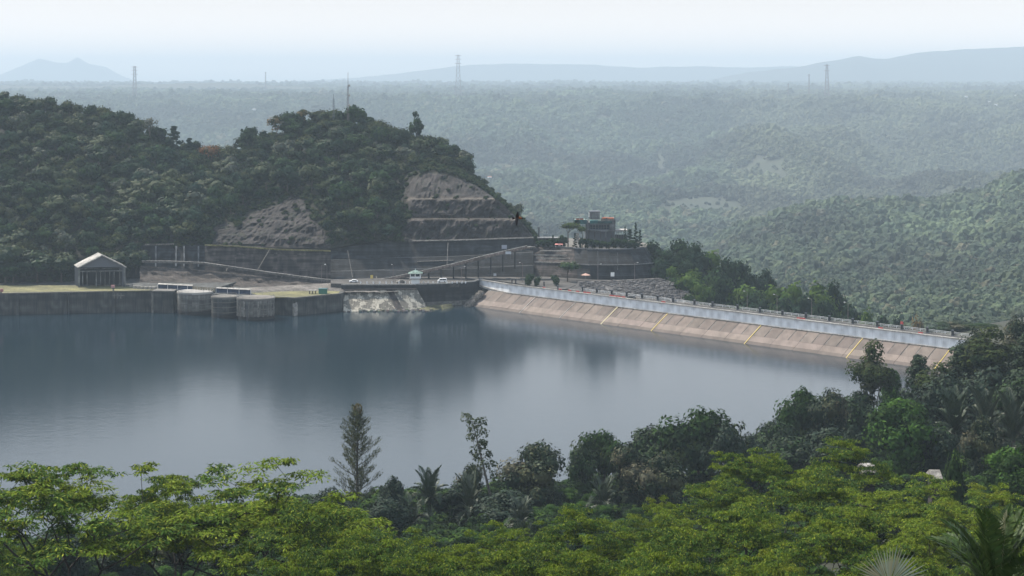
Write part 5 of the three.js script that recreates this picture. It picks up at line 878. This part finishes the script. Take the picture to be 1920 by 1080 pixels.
{
  const P = (k, px, D, yt, w, label, cat = 'tree', group) => place(fo[k], px, D, yt, w, label, cat, group);
  P('cas', 670, 440, 757, 84, 'feathery cone-shaped tree standing alone against the water', 'casuarina');
  P('lean', 908, 440, 782, 70, 'thin leaning half-bare tree rising above the shore bushes');
  P('br', 1003, 432, 834, 140, 'big round brownish-green tree at the foot of the leaning tree');
  P('d2', 736, 425, 894, 62, 'small dark round tree right of the cone-shaped tree'); P('br', 884, 428, 872, 70, 'brownish bush left of the big round brownish tree', 'bush');
  P('d3', 1130, 470, 806, 120, 'leafy green tree at the left end of the shore grove'); P('d1', 1090, 455, 838, 70, 'small green tree between the round brownish tree and the grove'); P('br', 1175, 428, 838, 110, 'greyish glinting bush before the shore grove', 'bush');
  P('d1', 1222, 470, 800, 110, 'dark leafy tree in the middle left of the shore grove'); P('d3', 1312, 465, 764, 165, 'largest domed tree of the shore grove'); P('br', 1240, 415, 852, 110, 'brown-tinged rounded bush below the largest domed tree', 'bush'); P('d2', 1362, 455, 800, 90, 'dark tree on the right flank of the largest domed tree');
  P('d2', 1405, 470, 815, 90, 'dark low tree right of the largest domed tree'); P('d1', 1450, 480, 790, 100, 'dark spreading tree in the dip of the shore grove'); P('d3', 1505, 500, 727, 125, 'green bushy tree at the water where the grove rises'); P('br', 1562, 495, 735, 110, 'olive-brown tree next to the rising end of the grove'); P('d1', 1480, 460, 820, 120, 'dark tree below the rising end of the grove');
  P('d2', 1560, 450, 800, 130, 'deep shaded tree left of the bright light-green tree'); P('tall', 1638, 530, 640, 105, 'tall loose-crowned tree, leftmost of the tall trees at the dam end'); P('d1', 1600, 510, 745, 110, 'dark tree under the leftmost tall tree'); P('pine', 1722, 520, 657, 110, 'dark pointed tree, second of the tall trees at the dam end'); P('lt', 1672, 545, 690, 60, 'light green tree between the two leftmost tall trees');
  P('pine', 1800, 510, 640, 130, 'dark broad tree before the right end of the dam'); P('tall', 1862, 505, 613, 130, 'tallest dark tree at the right border', 'tree'); P('pine', 1930, 495, 618, 140, 'dark tree cut by the right border'); P('br', 1835, 560, 622, 90, 'brownish thin tree behind the tall dark trees at the right'); P('br', 1905, 560, 600, 90, 'brownish treetop at the right border behind the dark trees'); P('tall', 1765, 500, 680, 110, 'dark tree filling the gap before the dam end'); P('d2', 1780, 480, 700, 130, 'shaded rounded tree under the tall trees at the right'); P('d2', 1860, 480, 690, 150, 'wide dark tree behind the palms at the right'); P('d1', 1915, 460, 700, 120, 'dark leafy tree at the right border below the tallest tree');
  P('lt', 1687, 425, 745, 172, 'bright light-green bushy tree in front of the tall dark trees'); P('d2', 1600, 440, 800, 70, 'dark tree just left of the bright light-green tree'); P('d2', 1760, 420, 800, 90, 'dark tree just right of the bright light-green tree');
  P('br', 1838, 395, 785, 82, 'grey-green rounded tree below the palms at the right'); P('bush', 1792, 330, 852, 52, 'small pale-leaved round bush beside the white roof', 'bush'); P('lt', 1895, 330, 838, 130, 'light olive tree at the right border below the palms'); P('d3', 1925, 300, 880, 120, 'green bushy tree at the right border above the coconut palm');
  P('br', 1795, 790, 602, 70, 'brownish bush just beyond the right end of the dam crest', 'bush'); P('d3', 1840, 760, 606, 70, 'dark green bush beyond the dam end at the right', 'bush'); P('d1', 1770, 830, 604, 50, 'small dark bush beyond the last crest posts', 'bush');
  P('d2', 120, 330, 985, 130, 'dark bush under the left umbrella tree', 'bush'); P('d3', 60, 320, 1020, 110, 'dark green bush at the lower left corner', 'bush'); P('br', 330, 330, 985, 110, 'greyish bush seen through the limbs of the umbrella trees', 'bush'); P('br', 520, 360, 960, 130, 'greyish shrub mass behind the second umbrella tree', 'bush'); P('d2', 620, 400, 915, 90, 'dark bush under the cone-shaped tree', 'bush'); P('d2', 720, 380, 935, 110, 'dark shrub left of the oil palm', 'bush'); P('d2', 950, 390, 920, 130, 'dark shrub mass below the leaning tree', 'bush'); P('d2', 860, 400, 905, 100, 'dark shrub right of the oil palm', 'bush'); P('d2', 230, 340, 1010, 120, 'dark bush between the two umbrella trees', 'bush'); P('d2', 430, 330, 1000, 140, 'dark shaded bush below the second umbrella tree', 'bush');
  const Q = (pr, px, D, yt, w, label) => place(pr, px, D, yt, w, label, 'palm');
  Q(op, 805, 400, 880, 84, 'oil palm standing clear against the water with upright fronds'); Q(op2, 880, 395, 890, 80, 'oil palm half hidden behind the brownish bush'); Q(op2, 770, 385, 930, 80, 'low oil palm before the upright oil palm'); Q(op2, 975, 370, 935, 80, 'low palm with pale arching fronds below the round brownish tree'); Q(op2, 1130, 405, 895, 80, 'drooping grey-green palm before the shore grove');
  Q(op, 1790, 440, 735, 100, 'palm with pale fronds in front of the dark trees, leftmost at the right'); Q(op2, 1850, 430, 722, 110, 'palm with arching fronds in the middle of the right-hand palms'); Q(op2, 1900, 420, 735, 100, 'palm with drooping fronds at the right border'); Q(op2, 1240, 330, 955, 60, 'small palm with stiff pale leaves in the scrub'); Q(op2, 985, 300, 975, 60, 'small spiky palm at the edge of the umbrella canopy');
}
{ // umbrella trees in front
  const UG = 'yellow-green umbrella trees of the canopy along the lower right', L = [
    [120, 178, 862, 560, 0, 'wide umbrella tree at the left with bare spreading limbs'], [490, 186, 853, 520, 1, 'wide umbrella tree with the highest crown, left of the cone-shaped tree'], [330, 195, 885, 300, 2, 'umbrella tree between the two wide ones at the left'], [15, 230, 985, 150, 1, 'small umbrella tree at the lower left border'], [610, 172, 940, 330, 2, 'umbrella tree with low crown under the cone-shaped tree'],
    [1400, 240, 835, 260, 0], [1590, 250, 828, 230, 1], [1500, 205, 885, 330, 2], [1330, 215, 905, 260, 1], [1730, 225, 882, 300, 0], [1850, 215, 905, 300, 2], [1640, 195, 925, 320, 1], [1215, 195, 950, 260, 0], [1080, 190, 958, 250, 2], [925, 188, 972, 260, 1], [770, 180, 985, 260, 0], [1420, 178, 945, 330, 0], [1780, 180, 960, 330, 1], [1560, 165, 980, 330, 2], [1290, 168, 985, 320, 1], [1130, 160, 1005, 320, 0], [960, 158, 1020, 320, 2], [830, 155, 1035, 300, 1], [680, 160, 1010, 300, 0], [540, 155, 1040, 280, 2], [1680, 150, 1020, 320, 0], [1450, 148, 1030, 320, 2], [1880, 160, 990, 300, 0], [1250, 145, 1040, 300, 1], [1050, 142, 1055, 300, 0], [1230, 230, 930, 170, 2], [1000, 225, 975, 170, 1]];
  for (const [px, D, yt, w, k, label] of L) place(um[label ? k : (k + (px % 4 > 1 ? 1 : 0)) % 4], px, D, yt, w * (label ? 1.12 : .96), label ?? 'feathery yellow-green umbrella tree in the canopy along the lower right', 'tree', label ? null : UG);
}
{ // shrubs covering the near slope, past counting
  const r = RNG(808), l = []; for (let i = 0; i < 5200; i++) { const D = Math.sqrt(lerp(120 * 120, 620 * 620, r())), px = lerp(-100, 2020, r()), x = (px - CX) / F * D, t = interp(SHORE, x) - D; if (t < 1) continue; l.push([x, ground(x, D), D, (.35 + .65 * r()) * (t < 70 ? 1.5 : 1)]); }
  for (const k of [0, 1]) { const part = l.filter((_, i) => i % 2 === k), g = (k ? fo.bush : fo.lt).children.find((c) => c.name === 'crown').geometry, m = shade(new THREE.InstancedMesh(g, M.foliage, part.length)), q = new THREE.Quaternion(), m4 = new THREE.Matrix4(), b = k ? 1 : .3;
    part.forEach(([x, y, D, s], i) => { q.setFromAxisAngle(V(0, 1, 0), r() * 6.28); m4.compose(V(x, y - .3, -D), q, V(s * b * 1.2, s * b, s * b * 1.2)); m.setMatrixAt(i, m4); const c = .55 + .6 * r(); m.setColorAt(i, new THREE.Color().setRGB(c, c, c)); });
    m.name = numbered('undergrowth'); scene.add(m); tag(m, 'scrub and undergrowth covering the near slope between the trees', 'undergrowth', null, 'stuff'); }
  for (const [px, D, w, l] of [[1630, 300, 17, 'white roof glimpsed among the umbrella crowns, left of the other'], [1757, 310, 13, 'white roof edge glimpsed beside the small round bush']]) {
    const y = px < 1700 ? 876 : 888, p = at(px, y, D), t = thing('hidden_house', l, 'house', V(p.x, ground(p.x, D), -D)), wd = w * D / F * 1.3; put('wall', new MB().box(p.x, ground(p.x, D), -D - 2, wd, p.y - ground(p.x, D) - .8, 3), M.darkbark, t); put('roof', new MB().hexa([[-1, 1], [1, 1], [1, -1], [-1, -1]].map(([a, b]) => V(p.x + a * wd * .6, p.y - .8, -D - 2 + b * 2.4)).concat([[-1, .1], [1, .1], [1, -.1], [-1, -.1]].map(([a, b]) => V(p.x + a * wd * .6, p.y + .25, -D - 2 + b)))), M.pale, t);
  }
}
{ // palms close to the viewpoint at the lower right
  const r = RNG(900), D = 62, t = thing('coconut_palm', 'dark green coconut palm close to the viewpoint at the lower right corner', 'palm', V((1868 - CX) / F * D, ground((1868 - CX) / F * D, D), -D)), top = at(1868, 1112, D);
  put('trunk', new MB().tube([V(t.position.x - .4, t.position.y - 1, -D), V(top.x - .2, (t.position.y + top.y) / 2, -D), V(top.x, top.y, -D)], [.3, .2, .17], 8), M.bark, t);
  const gs = [[.5, 1.45], [.8, 1.2], [1.1, .95], [1.5, .6]].map(([d, u]) => frondGeo(r, 3.1, d, u, 46, .085, [.035, .065, .012]));
  for (let i = 0; i < 15; i++) { const m = shade(new THREE.Mesh(gs[i % 4], M.frond)); m.name = 'frond'; m.position.set(top.x - t.position.x, top.y - t.position.y, 0); m.rotation.set((r() - .5) * .2, i * 2.4 + .3, (r() - .5) * .2); t.add(m); }
  const sp = shade(new THREE.Mesh(frondGeo(r, 2.9, .15, 1.5, 30, .05, [.16, .16, .09]), M.frond)); sp.name = 'spear_leaf'; sp.position.set(top.x - t.position.x - .05, top.y - t.position.y, .2); t.add(sp);
  const D2 = 48, f = thing('fan_palm', 'pale silvery fan palm leaf rising at the bottom edge near the coconut palm', 'palm', V((1665 - CX) / F * D2, ground((1665 - CX) / F * D2, D2), -D2)), c = at(1668, 1094, D2), L = new Leaves();
  put('stem', new MB().tube([V(f.position.x, f.position.y - .5, -D2), V(c.x, c.y, c.z)], [.14, .05], 6), M.bark, f);
  for (let i = 0; i < 34; i++) { const a = -.35 + i / 33 * 3.7, d = V(Math.cos(a), Math.sin(a) * .95 + .1, .25 * Math.cos(a * 3)).normalize(), l = (.95 + .18 * r()) * (i < 5 || i > 28 ? .85 : 1); L.leaf(V(c.x, c.y, c.z).addScaledVector(d, l * .5), V(-d.y * .25, d.x * .25, 1).normalize().add(V((r() - .5) * .5, 0, 0)), d, l, .05, jit([.24, .25, .17], r, .2)); }
  const q = L.build('fan_leaf', M.frond, f); q.userData.label = 'pale folded fan leaf';
}
renderer.render(scene, camera);
